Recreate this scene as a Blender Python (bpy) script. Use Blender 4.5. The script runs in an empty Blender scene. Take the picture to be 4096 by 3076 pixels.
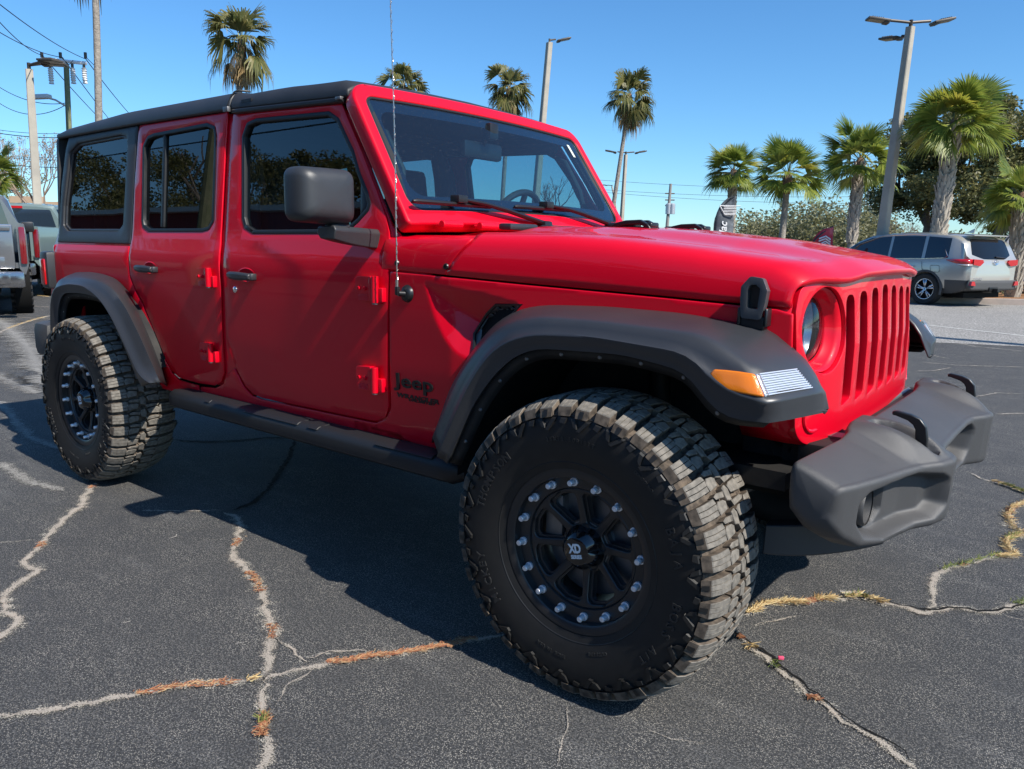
import bpy, bmesh, math, random
import numpy as np
from mathutils import Vector, Matrix
from mathutils.geometry import delaunay_2d_cdt
PI = math.pi
rad = math.radians
scene = bpy.context.scene
COL = scene.collection

# ------------------------------------------------------------------ camera
CAM = np.array([1.0711, -2.6101, 1.2418])
YAW, PITCH, ROLL, FPX = rad(37.954), rad(-10.304), rad(1.0165), 3076.0
_F = np.array([-math.sin(YAW)*math.cos(PITCH), math.cos(YAW)*math.cos(PITCH), math.sin(PITCH)])
_R = np.array([math.cos(YAW), math.sin(YAW), 0.0])
_U = np.cross(_R, _F)
_R2 = _R*math.cos(ROLL) + _U*math.sin(ROLL)
_U2 = -_R*math.sin(ROLL) + _U*math.cos(ROLL)
cd = bpy.data.cameras.new('camera')
cam = bpy.data.objects.new('camera', cd)
COL.objects.link(cam)
cd.sensor_width = 36.0
cd.lens = FPX/4096*36.0
cd.clip_start = 0.05
cd.clip_end = 4000
cam.matrix_world = Matrix(((_R2[0], _U2[0], -_F[0], CAM[0]), (_R2[1], _U2[1], -_F[1], CAM[1]),
                           (_R2[2], _U2[2], -_F[2], CAM[2]), (0, 0, 0, 1)))
scene.camera = cam

# ------------------------------------------------------------------ sky, sun, exposure
SUN = Vector((1.0, -0.060, 1.0)).normalized()          # direction towards the sun
w = bpy.data.worlds.new('World'); scene.world = w; w.use_nodes = True
nt = w.node_tree
bg = nt.nodes['Background']
sky = nt.nodes.new('ShaderNodeTexSky')
sky.sky_type = 'NISHITA'; sky.sun_disc = False
sky.sun_elevation = math.asin(SUN.z)
sky.sun_rotation = math.atan2(SUN.x, SUN.y)
sky.altitude = 0; sky.air_density = 1.0; sky.dust_density = 0.15; sky.ozone_density = 3.0
gm = nt.nodes.new('ShaderNodeMix'); gm.data_type = 'RGBA'; gm.blend_type = 'MULTIPLY'; gm.inputs[0].default_value = 1
gm.inputs[7].default_value = (.62, .88, 1.08, 1)
hs = nt.nodes.new('ShaderNodeHueSaturation'); hs.inputs['Saturation'].default_value = 1.06
nt.links.new(sky.outputs[0], gm.inputs[6]); nt.links.new(gm.outputs[2], hs.inputs['Color']); nt.links.new(hs.outputs[0], bg.inputs[0])
bg.inputs[1].default_value = 0.108
sd = bpy.data.lights.new('sun', 'SUN'); sd.energy = 4.8; sd.angle = rad(0.53); sd.color = (1.0, 0.95, 0.87)
so = bpy.data.objects.new('sun', sd); COL.objects.link(so)
so.rotation_euler = SUN.to_track_quat('Z', 'Y').to_euler(); so.location = (6, -2, 12)
scene.view_settings.view_transform = 'Standard'; scene.view_settings.look = 'None'
scene.view_settings.exposure = 0.55; scene.view_settings.gamma = 1
scene.render.engine = 'CYCLES'
scene.cycles.max_bounces = 10; scene.cycles.transparent_max_bounces = 24

# ------------------------------------------------------------------ measuring helpers (points traced on real planes)
def ray(px, py):
    return _F + _R2*((px*1.8517-2048)/FPX) + _U2*(-(py*1.8517-1538)/FPX)
def on(q, ax, val):
    d = ray(*q); t = (val-CAM[ax])/d[ax]
    return CAM + t*d
def FR(ox, oy, s): return lambda a, b: ((ox+a*s)/1.8517, (oy+b*s)/1.8517)
K = .63291
FD = lambda a, b: (a, b)
FA = FR(0, 0, K); FB = FR(1350, 0, K); FC = FR(2696, 0, K); FA2 = FR(0, 1000, K); FB2 = FR(1350, 1000, K); FC2 = FR(2696, 1000, K)
Z3 = FR(3000, 1400, .5118); Z4 = FR(3050, 1050, .4516); R5 = FR(1500, 700, .5425); R1 = FR(150, 1230, .4214)
ZM = FR(1150, 600, .24085); ZL = FR(2900, 1050, .2107); ZF = FR(2800, 1350, .2712); ZS = FR(3350, 880, .3373)
ZG = FR(2900, 1800, .7682); ZB = FR(0, 1550, .9494); ZT = FR(0, 760, .2408)
def far(px, py, d):
    """point at horizontal distance d seen in that direction"""
    r = ray(px, py); h = math.hypot(r[0], r[1])
    return Vector((CAM[0]+r[0]/h*d, CAM[1]+r[1]/h*d, CAM[2]+r[2]/h*d))
_HW = [(-1, .72), (.45, .728), (.62, .752), (.80, .766), (1.0, .772), (1.14, .772), (1.185, .768), (1.215, .755), (1.27, .746), (1.5, .722), (1.78, .694), (2.2, .65)]
def hw(z):
    """half width of the body at height z"""
    s = 0
    for o in (-.03, -.02, -.01, 0, .01, .02, .03):
        s += np.interp(z+o, [a for a, b in _HW], [b for a, b in _HW])
    return float(s/7)
def body(q, extra=0.0):
    z = 1.1
    for _ in range(12):
        p = on(q, 1, -hw(z)-extra); z = p[2]
    return (float(p[0]), float(p[2]))
def bodyl(fr, pts, extra=0.0): return [body(fr(*p), extra) for p in pts]
def yl(fr, pts, y): return [(float(on(fr(*p), 1, y)[0]), float(on(fr(*p), 1, y)[2])) for p in pts]
def gl(q):
    """point of the ground"""
    p = on(q, 2, 0.0); return (float(p[0]), float(p[1]))

# ------------------------------------------------------------------ materials
def mat(name, col, rough=.5, metal=0., coat=0., coat_r=.03, spec=.5, noise=None, bump=None, trans=None, emit=None, sheen=0):
    m = bpy.data.materials.new(name); m.use_nodes = True
    nt = m.node_tree; b = nt.nodes['Principled BSDF']
    b.inputs['Base Color'].default_value = (*col, 1)
    b.inputs['Roughness'].default_value = rough; b.inputs['Metallic'].default_value = metal
    b.inputs['Coat Weight'].default_value = coat; b.inputs['Coat Roughness'].default_value = coat_r
    b.inputs['Specular IOR Level'].default_value = spec
    if sheen: b.inputs['Sheen Weight'].default_value = sheen
    tc = nt.nodes.new('ShaderNodeTexCoord')
    if noise:                       # (scale, amount, second colour)
        sc, lo, hi, c2 = noise
        n = nt.nodes.new('ShaderNodeTexNoise'); n.inputs['Scale'].default_value = sc; n.inputs['Detail'].default_value = 6
        nt.links.new(tc.outputs['Object'], n.inputs['Vector'])
        mr = nt.nodes.new('ShaderNodeMapRange'); mr.inputs[1].default_value = lo; mr.inputs[2].default_value = hi
        nt.links.new(n.outputs[0], mr.inputs[0])
        mx = nt.nodes.new('ShaderNodeMix'); mx.data_type = 'RGBA'
        mx.inputs[6].default_value = (*col, 1); mx.inputs[7].default_value = (*c2, 1)
        nt.links.new(mr.outputs[0], mx.inputs[0]); nt.links.new(mx.outputs[2], b.inputs['Base Color'])
    if bump:                        # (scale, strength, distance)
        n = nt.nodes.new('ShaderNodeTexNoise'); n.inputs['Scale'].default_value = bump[0]; n.inputs['Detail'].default_value = 3
        nt.links.new(tc.outputs['Object'], n.inputs['Vector'])
        bu = nt.nodes.new('ShaderNodeBump'); bu.inputs['Strength'].default_value = bump[1]; bu.inputs['Distance'].default_value = bump[2]
        nt.links.new(n.outputs[0], bu.inputs['Height']); nt.links.new(bu.outputs[0], b.inputs['Normal'])
    if emit:
        b.inputs['Emission Color'].default_value = (*emit[0], 1); b.inputs['Emission Strength'].default_value = emit[1]
    return m
def glass(name, tint, rough=0.0, ior=1.5, diffuse=None, dust=None):
    """thin glazing: fresnel reflection over a tinted see-through pane"""
    m = bpy.data.materials.new(name); m.use_nodes = True; nt = m.node_tree
    for n in list(nt.nodes): nt.nodes.remove(n)
    out = nt.nodes.new('ShaderNodeOutputMaterial')
    tr = nt.nodes.new('ShaderNodeBsdfTransparent'); tr.inputs[0].default_value = (*tint, 1)
    gl_ = nt.nodes.new('ShaderNodeBsdfGlossy'); gl_.inputs['Roughness'].default_value = rough
    lw = nt.nodes.new('ShaderNodeLayerWeight'); lw.inputs[0].default_value = .5
    pw = nt.nodes.new('ShaderNodeMath'); pw.operation = 'POWER'; pw.inputs[1].default_value = 5; nt.links.new(lw.outputs['Facing'], pw.inputs[0])
    fr = nt.nodes.new('ShaderNodeMapRange'); fr.inputs[3].default_value = 2*((ior-1)/(ior+1))**2; fr.inputs[4].default_value = 1; nt.links.new(pw.outputs[0], fr.inputs[0])
    mx = nt.nodes.new('ShaderNodeMixShader')
    nt.links.new(fr.outputs[0], mx.inputs[0]); nt.links.new(tr.outputs[0], mx.inputs[1]); nt.links.new(gl_.outputs[0], mx.inputs[2])
    last = mx
    if dust:
        tc = nt.nodes.new('ShaderNodeTexCoord'); n = nt.nodes.new('ShaderNodeTexNoise'); n.inputs['Scale'].default_value = 190; n.inputs['Detail'].default_value = 4
        nt.links.new(tc.outputs['Object'], n.inputs['Vector'])
        mr = nt.nodes.new('ShaderNodeMapRange'); mr.inputs[1].default_value = .66; mr.inputs[2].default_value = .74; mr.inputs[3].default_value = dust*.22; mr.inputs[4].default_value = dust*4
        nt.links.new(n.outputs[0], mr.inputs[0])
        df = nt.nodes.new('ShaderNodeBsdfDiffuse'); df.inputs[0].default_value = (.35, .36, .38, 1)
        m2 = nt.nodes.new('ShaderNodeMixShader')
        nt.links.new(mr.outputs[0], m2.inputs[0]); nt.links.new(mx.outputs[0], m2.inputs[1]); nt.links.new(df.outputs[0], m2.inputs[2]); last = m2
    nt.links.new(last.outputs[0], out.inputs[0])
    return m

M = {}
M['red'] = mat('red_paint', (.66, .0005, .016), .42, coat=.60, coat_r=.02, spec=.16, noise=(900, .2, .8, (.60, .0005, .013)))
M['step'] = mat('step_plastic', (.014, .0145, .016), .5, spec=.4, bump=(900, .15, .0005))
M['backlight'] = mat('rear_glass', (.008, .009, .010), .12, spec=.35)
M['latch'] = mat('latch_plastic', (.055, .058, .062), .38, spec=.7, bump=(900, .12, .0005))
M['tailred'] = mat('dark_red_lamp', (.16, .005, .008), .15, coat=1)
M['plastic'] = mat('textured_black_plastic', (.028, .030, .033), .46, spec=.55, bump=(1400, .25, .0006), noise=(7, .35, .8, (.040, .040, .042)))
M['flare'] = mat('fender_plastic', (.024, .026, .030), .40, spec=.6, bump=(900, .12, .0005), noise=(5, .3, .8, (.036, .036, .038)))
M['bumper'] = mat('bumper_plastic', (.050, .050, .051), .50, spec=.5, bump=(1100, .5, .0012), noise=(6, .3, .8, (.064, .062, .062)))
M['black'] = mat('satin_black', (.012, .012, .013), .35, spec=.5)
M['rim'] = mat('matte_black_alloy', (.017, .017, .018), .34, spec=.6)
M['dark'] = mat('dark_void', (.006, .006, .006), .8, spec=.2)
M['under'] = mat('dark_chassis', (.012, .012, .013), .6, spec=.3, noise=(14, .4, .8, (.03, .028, .025)))
M['seal'] = mat('window_rubber', (.014, .015, .016), .45, spec=.4)
M['rubber'] = mat('tyre_sidewall', (.011, .0108, .0105), .52, spec=.42, noise=(30, .4, .8, (.016, .015, .014)))
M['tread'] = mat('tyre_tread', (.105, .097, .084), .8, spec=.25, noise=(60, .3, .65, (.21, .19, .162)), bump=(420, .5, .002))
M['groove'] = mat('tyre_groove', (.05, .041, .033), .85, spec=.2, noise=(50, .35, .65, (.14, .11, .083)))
M['letters'] = mat('tyre_lettering', (.022, .022, .022), .35, spec=.5)
M['steel'] = mat('bright_bolt', (.78, .80, .84), .30, .55)
M['chrome'] = mat('chrome', (.85, .86, .88), .08, 1.0)
M['grey'] = mat('grey_metal', (.22, .22, .22), .45, .8)
M['brake'] = mat('brake_disc', (.20, .21, .23), .4, .9)
M['white'] = mat('white_print', (.72, .72, .72), .5)
M['badge'] = mat('black_badge', (.010, .011, .012), .3, spec=.5)
M['soft'] = mat('roof_vinyl', (.022, .023, .025), .52, spec=.45, bump=(700, .3, .0008), noise=(9, .3, .8, (.034, .034, .036)))
M['sideglass'] = glass('tinted_side_glass', (.20, .27, .30), ior=1.55)
M['frontglass'] = glass('front_door_glass', (.36, .50, .54), ior=1.55)
M['screen'] = glass('windshield_glass', (.50, .78, .86), ior=1.68, dust=.06)
M['frit'] = mat('windshield_border', (.006, .007, .009), .08, spec=.5, coat=1)
M['lens'] = glass('clear_lens', (.80, .85, .88), ior=1.55)
M['cabin'] = mat('cabin_trim', (.018, .019, .021), .65, spec=.3)
M['seat'] = mat('seat_cloth', (.020, .021, .024), .85, spec=.2)

# ------------------------------------------------------------------ mesh builder
class MB:
    def __init__(s): s.v = []; s.f = []; s.m = []; s.mi = 0
    def add(s, vs, fs, mi=None):
        o = len(s.v); s.v += [tuple(map(float, p)) for p in vs]
        for f in fs: s.f.append([i+o for i in f]); s.m.append(s.mi if mi is None else mi)
    def box(s, c, d, M4=None, mi=None, bev=0):
        x, y, z = d[0]/2, d[1]/2, d[2]/2
        if bev:
            b = min(bev, x*.9, y*.9, z*.9)
            bm = bmesh.new(); bmesh.ops.create_cube(bm, size=1, matrix=Matrix.Diagonal((d[0], d[1], d[2], 1)))
            bmesh.ops.bevel(bm, geom=bm.edges[:], offset=b, segments=2, affect='EDGES', profile=.6)
            vs = [v.co.copy() for v in bm.verts]; bm.verts.index_update(); fs = [[v.index for v in f.verts] for f in bm.faces]; bm.free()
        else:
            vs = [Vector((sx*x, sy*y, sz*z)) for sx in (-1, 1) for sy in (-1, 1) for sz in (-1, 1)]
            fs = [(0, 1, 3, 2), (4, 6, 7, 5), (0, 4, 5, 1), (2, 3, 7, 6), (0, 2, 6, 4), (1, 5, 7, 3)]
        if M4 is not None: vs = [M4 @ v for v in vs]
        c = Vector(c); s.add([v+c for v in vs], fs, mi); return s
    def tube(s, pts, r, n=10, cap=True, mi=None, flat=1.0):
        pts = [Vector(p) for p in pts]; N = len(pts)
        if not hasattr(r, '__len__'): r = [r]*N
        rings = []; prev = None
        for i in range(N):
            t = (pts[min(i+1, N-1)]-pts[max(i-1, 0)]).normalized()
            if prev is None:
                a = Vector((0, 0, 1)) if abs(t.z) < .9 else Vector((1, 0, 0))
                u = t.cross(a).normalized()
            else: u = (prev-t*prev.dot(t)).normalized()
            prev = u; v = t.cross(u)
            rings.append([pts[i]+u*(math.cos(k*2*PI/n)*r[i])+v*(math.sin(k*2*PI/n)*r[i]*flat) for k in range(n)])
        return s.loft(rings, True, cap, mi)
    def loft(s, rings, closed=True, cap=False, mi=None):
        n = len(rings[0]); vs = [p for r in rings for p in r]; fs = []
        for i in range(len(rings)-1):
            for k in range(n if closed else n-1):
                a = i*n+k; b = i*n+(k+1) % n; fs.append((a, b, b+n, a+n))
        if cap: fs.append(list(range(n))[::-1]); fs.append([(len(rings)-1)*n+k for k in range(n)])
        s.add(vs, fs, mi); return s
    def lathe(s, prof, n=64, o=(0, 0, 0), ax='Y', mi=None, cap=False, sweep=2*PI):
        """prof: (radius, offset); axis Y points outwards as -Y"""
        rings = []; closed = abs(sweep-2*PI) < 1e-6
        for k in range(n if closed else n+1):
            a = sweep*k/n; ring = []
            for r, t in prof:
                if ax == 'Y': ring.append((o[0]+r*math.cos(a), o[1]-t, o[2]+r*math.sin(a)))
                elif ax == 'Z': ring.append((o[0]+r*math.cos(a), o[1]+r*math.sin(a), o[2]+t))
                else: ring.append((o[0]+t, o[1]+r*math.cos(a), o[2]+r*math.sin(a)))
            rings.append(ring)
        if closed: rings.append(rings[0])
        m = len(prof); vs = [p for r in (rings[:-1] if closed else rings) for p in r]; N = n if closed else n+1; fs = []
        for i in range(n):
            j = (i+1) % N if closed else i+1
            for k in range(m-1): fs.append((i*m+k, i*m+k+1, j*m+k+1, j*m+k))
        s.add(vs, fs, mi); return s
    def prism(s, poly, axis, a, b, mi=None):
        """extrude a 2D polygon (u,v) between a and b along an axis"""
        n = len(poly)
        def P(u, v, t): return {'y': (u, t, v), 'x': (t, u, v), 'z': (u, v, t)}[axis]
        vs = [P(u, v, a) for u, v in poly]+[P(u, v, b) for u, v in poly]
        fs = [(i, (i+1) % n, n+(i+1) % n, n+i) for i in range(n)]+[list(range(n))[::-1], [n+i for i in range(n)]]
        s.add(vs, fs, mi); return s
    def xf(s, Mx):
        s.v = [tuple(Mx @ Vector(p)) for p in s.v]; return s
    def mirrored(s):
        o = MB(); o.v = [(x, -y, z) for x, y, z in s.v]; o.f = [f[::-1] for f in s.f]; o.m = list(s.m); return o
    def build(s, name, mats, parent=None, smooth=35, fix=True, mods=()):
        me = bpy.data.meshes.new(name); me.from_pydata(s.v, [], s.f)
        if not isinstance(mats, (list, tuple)): mats = [mats]
        for m in mats: me.materials.append(m)
        me.polygons.foreach_set('material_index', s.m)
        if fix:
            bm = bmesh.new(); bm.from_mesh(me); bmesh.ops.recalc_face_normals(bm, faces=bm.faces); bm.to_mesh(me); bm.free()
        if smooth is not None:
            me.polygons.foreach_set('use_smooth', [True]*len(me.polygons))
            if smooth < 180: me.set_sharp_from_angle(angle=rad(smooth))
        me.update()
        o = bpy.data.objects.new(name, me); COL.objects.link(o); o.parent = parent
        for t, kw in mods:
            md = o.modifiers.new(t.lower(), t)
            for k, v in kw.items(): setattr(md, k, v)
        return o
def tag(o, label=None, cat=None, group=None, kind=None):
    if label: o['label'] = label
    if cat: o['category'] = cat
    if group: o['group'] = group
    if kind: o['kind'] = kind
    return o
def thing(name, label, cat, loc=(0, 0, 0), group=None, rz=0):
    o = bpy.data.objects.new(name, None); COL.objects.link(o); o.location = loc; o.rotation_euler = (0, 0, rz)
    o.empty_display_size = .3
    return tag(o, label, cat, group)
def dup(o, parent=None):
    c = o.copy(); COL.objects.link(c); c.parent = parent
    for ch in list(o.children): dup(ch, c)
    return c
def BEV(w_, seg=2, ang=40): return ('BEVEL', dict(width=w_, segments=seg, limit_method='ANGLE', angle_limit=rad(ang)))

# ---- 2D polygon tools
def area(p): return sum(p[i-1][0]*p[i][1]-p[i][0]*p[i-1][1] for i in range(len(p)))/2
def ccw(p): return p if area(p) > 0 else p[::-1]
def rnd(poly, r, seg=5):
    """round the corners of a polygon; r number or list"""
    n = len(poly); out = []
    if not hasattr(r, '__len__'): r = [r]*n
    for i in range(n):
        p = Vector(poly[i]); a = Vector(poly[i-1])-p; b = Vector(poly[(i+1) % n])-p
        la, lb = a.length, b.length
        if r[i] <= 0 or la < 1e-6 or lb < 1e-6: out.append(tuple(p)); continue
        a.normalize(); b.normalize(); ang = a.angle(b)
        if ang > rad(172): out.append(tuple(p)); continue
        d = min(r[i]/math.tan(ang/2), la*.48, lb*.48); rr = d*math.tan(ang/2)
        c = p+(a+b).normalized()*(rr/math.sin(ang/2))
        p0 = p+a*d-c; p1 = p+b*d-c
        a0 = math.atan2(p0.y, p0.x); a1 = math.atan2(p1.y, p1.x); da = (a1-a0+PI) % (2*PI)-PI
        for k in range(seg+1):
            t = a0+da*k/seg; out.append((c.x+rr*math.cos(t), c.y+rr*math.sin(t)))
    return out
def off(poly, d):
    """inset (d>0) a polygon"""
    poly = ccw(poly); n = len(poly); out = []
    for i in range(n):
        a = Vector(poly[i-1]); p = Vector(poly[i]); b = Vector(poly[(i+1) % n])
        e1 = (p-a); e2 = (b-p)
        if e1.length < 1e-7 or e2.length < 1e-7: out.append(tuple(p)); continue
        e1.normalize(); e2.normalize(); n1 = Vector((-e1.y, e1.x)); n2 = Vector((-e2.y, e2.x))
        m = n1+n2; L = max(m.length_squared/2, .3); out.append(tuple(p+m*(d/L)))
    return out
def dens(poly, s, closed=True):
    out = []
    n = len(poly)
    for i in range(n if closed else n-1):
        a = Vector(poly[i]); b = Vector(poly[(i+1) % n]); k = max(1, int((b-a).length/s))
        for j in range(k): out.append(tuple(a.lerp(b, j/k)))
    if not closed: out.append(tuple(poly[-1]))
    return out
def inside(pt, poly):
    x, y = pt; c = False; n = len(poly); j = n-1
    for i in range(n):
        xi, yi = poly[i]; xj, yj = poly[j]
        if (yi > y) != (yj > y) and x < (xj-xi)*(y-yi)/(yj-yi)+xi: c = not c
        j = i
    return c
def distp(pt, poly):
    P = np.array(poly); Q = np.roll(P, -1, 0); d = Q-P; L = (d**2).sum(1)+1e-12
    t = np.clip(((np.array(pt)-P)*d).sum(1)/L, 0, 1); return float(np.sqrt((((P+d*t[:, None])-np.array(pt))**2).sum(1)).min())
def cdt(outer, holes=(), grid=.05, bd=.03):
    outer = dens(ccw(outer), bd); hs = [dens(ccw(h), bd) for h in holes]
    vs = []; ed = []
    for L in [outer]+hs:
        o = len(vs); vs += L; ed += [(o+i, o+(i+1) % len(L)) for i in range(len(L))]
    xs = [p[0] for p in outer]; ys = [p[1] for p in outer]
    if grid:
        x = min(xs)+grid/2
        while x < max(xs):
            y = min(ys)+grid/2
            while y < max(ys):
                q = (x, y)
                if inside(q, outer) and not any(inside(q, h) for h in hs) and distp(q, outer) > grid*.35 and all(distp(q, h) > grid*.35 for h in hs): vs.append(q)
                y += grid
            x += grid
    r = delaunay_2d_cdt([Vector(v) for v in vs], ed, [], 0, 1e-6)
    V = [tuple(v) for v in r[0]]; F = []
    for f in r[2]:
        c = (sum(V[i][0] for i in f)/len(f), sum(V[i][1] for i in f)/len(f))
        if inside(c, outer) and not any(inside(c, h) for h in hs): F.append(list(f))
    return V, F
def sheet(outer, fn, holes=(), grid=.05, bd=.03):
    V, F = cdt(outer, holes, grid, bd); b = MB(); b.add([fn(*p) for p in V], F); return b
def side_sheet(outer, holes=(), extra=0., grid=.05, bd=.03, side=-1):
    return sheet(outer, lambda x, z: (x, side*(hw(z)+extra), z), holes, grid, bd)
def orient(o, want):
    """make the sheet's normals look towards the vector want"""
    me = o.data; s = sum((p.normal.dot(want)*p.area for p in me.polygons))
    if s < 0: me.flip_normals()
    return o
def text_mb(txt, size, depth, fn, spacing=1.0, bold=0.0, align='LEFT', shear=0, res=3):
    """letters as solid glyphs; fn maps (u along the line, v up, d out of the face) to a point"""
    cu = bpy.data.curves.new('t', 'FONT'); cu.body = txt; cu.size = size; cu.extrude = depth/2; cu.offset = bold
    cu.space_character = spacing; cu.align_x = align; cu.resolution_u = res; cu.shear = shear
    ob = bpy.data.objects.new('t', cu); COL.objects.link(ob)
    dg = bpy.context.evaluated_depsgraph_get(); dg.update()
    me = bpy.data.meshes.new_from_object(ob.evaluated_get(dg))
    b = MB(); b.add([fn(v.co.x, v.co.y, v.co.z+depth/2) for v in me.vertices], [list(p.vertices) for p in me.polygons])
    bpy.data.objects.remove(ob); bpy.data.curves.remove(cu); bpy.data.meshes.remove(me)
    return b
# ================================================================== THE RED OFF-ROAD VEHICLE
car = thing('off_road_suv', 'bright red lifted four-door off-road SUV with black roof and knobbly tyres, filling the foreground', 'SUV')
def tp(x): return max(0.0, x+.62)*.105 if x < .6 else .128
def wy(x, z): return hw(z)-tp(x)
def bodyt(q, extra=0.):
    x, z = -.5, 1.0
    for _ in range(25):
        p = on(q, 1, -wy(x, z)-extra); x, z = float(p[0]), float(p[2])
    return (x, z)
def bt(fr, pts): return [bodyt(fr(*p)) for p in pts]
RED = M['red']
NEG, POS = Vector((0, -1, 0)), Vector((0, 1, 0))
def panel(name, outer, holes=(), extra=0., mt=RED, grid=.05, th=.010, bev=.0035, side=-1, parent=car, fn=None, bd=.03, gap=.0022):
    outer = off(ccw(outer), gap)
    f = fn or (lambda x, z: (x, side*(wy(x, z)+extra), z))
    o = sheet(outer, f, holes, grid, bd).build(name, mt, parent, smooth=60)
    orient(o, NEG if side < 0 else POS)
    if not th: return o
    md = o.modifiers.new('s', 'SOLIDIFY'); md.thickness = th; md.offset = -1
    if bev:
        md = o.modifiers.new('b', 'BEVEL'); md.width = bev; md.segments = 2; md.limit_method = 'ANGLE'; md.angle_limit = rad(50)
    return o

# ---- traced outlines (x, z) on the body side
FD_OUT = rnd(bt(FA, [(1475, 700), (1450, 1000), (1425, 1480)])+bt(FA2, [(1413, 40), (1420, 300), (1430, 560), (1450, 640), (1490, 745), (1550, 860), (1600, 912), (1660, 938)])
             + bt(FB2, [(150, 1066), (240, 1083), (305, 1060), (325, 990), (325, 150)])
             + bt(ZM, [(1690, 1350), (1640, 1120), (1500, 700), (1380, 400), (1250, 50)])+bt(FB, [(14, 622)]), [.02]+[0]*2+[0]*8+[0, .02, .02, .02, 0]+[0]*5+[.03], 3)
FD_WIN = rnd(bt(FA, [(1530, 860), (1560, 775), (1620, 748), (2080, 703), (2140, 745)])+bt(ZM, [(1100, 0), (1200, 350), (1340, 700), (1385, 880), (1350, 1010), (1180, 1200), (960, 1388)])
             + bt(FA, [(1600, 1478), (1545, 1442), (1530, 1380)]), .02, 3)
RD_OUT = bt(FA, [(885, 788), (1440, 703), (1420, 1000), (1395, 1480)])+bt(FA2, [(1385, 30), (1395, 250), (1405, 600), (1415, 780), (1398, 838), (1355, 860), (1250, 845), (1130, 810), (1080, 760), (1040, 680), (960, 480), (900, 330), (850, 240), (820, 160), (812, 30)])+bt(FA, [(822, 1545), (848, 1150), (872, 830)])
RD_WIN = rnd(bt(FA, [(905, 920), (935, 862), (975, 845), (1310, 780), (1358, 800), (1367, 860), (1350, 1400), (1322, 1450), (1280, 1462), (940, 1462), (905, 1435), (898, 1390)]), .012, 3)
HQ_OUT = bt(FA, [(432, 868), (868, 790), (845, 1150), (818, 1543), (360, 1531)])+bt(FA, [(385, 1180), (412, 950)])
HQ_WIN = rnd(bt(FA, [(440, 960), (490, 905), (760, 852), (800, 862), (803, 920), (776, 1420), (745, 1462), (425, 1460), (398, 1425), (402, 1300)]), .015, 3)
# red side panels
QP_OUT = bt(FA, [(358, 1540), (818, 1552)])+bt(FA2, [(812, 100), (820, 170), (850, 250), (900, 345), (965, 495), (1042, 695), (1082, 775), (1132, 822), (1250, 856)])+bt(FA2, [(1265, 940), (1030, 880), (840, 560), (690, 250), (480, 185), (345, 270), (318, 560)])
RK_OUT = bt(FA2, [(1265, 862), (1360, 870), (1412, 842), (1422, 790), (1480, 745), (1540, 865), (1590, 920), (1660, 945), (1760, 965)])+bt(FB2, [(238, 1092), (300, 1072), (330, 1010), (420, 1180), (640, 1290), (130, 1180)])+bt(FA2, [(2120, 1160), (1760, 1072), (1380, 990), (1268, 945)])
CW_OUT = bt(R5, [(103, 711), (592, 741), (598, 690), (640, 516), (400, 540), (107, 470), (95, 320), (107, 480)][:4])
zseam = lambda x: float(np.interp(x, [-.95, -.645, -.35, .1, .42], [1.152, 1.142, 1.129, 1.112, 1.098]))
FS_OUT = [(-.905, zseam(-.905)-.004)]+[(x, zseam(x)-.004) for x in np.linspace(-.86, .40, 16)]+[(.44, 1.085), (.445, .99), (.33, .985), (.10, 1.02), (-.16, 1.02), (-.29, .97), (-.40, .84), (-.52, .62), (-.55, .535)]+bt(FB2, [(240, 1200), (110, 1150), (98, 1068), (240, 1092), (318, 1060), (336, 990)])

SCOOP = [(-.735, 1.108), (-.69, .999), (-.648, .935), (-.600, .892), (-.553, .874), (-.535, .885), (-.43, 1.010), (-.35, 1.060), (-.50, 1.088)]
LEFT = [(-.735, 1.108), (-.69, .999), (-.648, .935), (-.600, .892), (-.553, .874)]
TOP = [(-.735, 1.108), (-.50, 1.088), (-.35, 1.060)]
def dl(p, L):
    P = np.array(L[:-1]); Q = np.array(L[1:]); d = Q-P; l = (d**2).sum(1); t = np.clip(((np.array(p)-P)*d).sum(1)/l, 0, 1)
    return float(np.sqrt(((P+d*t[:, None]-np.array(p))**2).sum(1)).min())
def dent(x, z):
    if not (-.75 < x < -.33 and .86 < z < 1.12) or not inside((x, z), SCOOP): return 0.
    a = min(1, dl((x, z), LEFT)/.115); b = min(1, dl((x, z), TOP)/.085)
    m = min(a, b); m = m if m > .06 else m*m/.06
    return .050*m
VENT = [(-.549, .955), (-.505, 1.020), (-.455, 1.052), (-.36, 1.060), (-.44, .985), (-.495, .925), (-.530, .893)]
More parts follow.
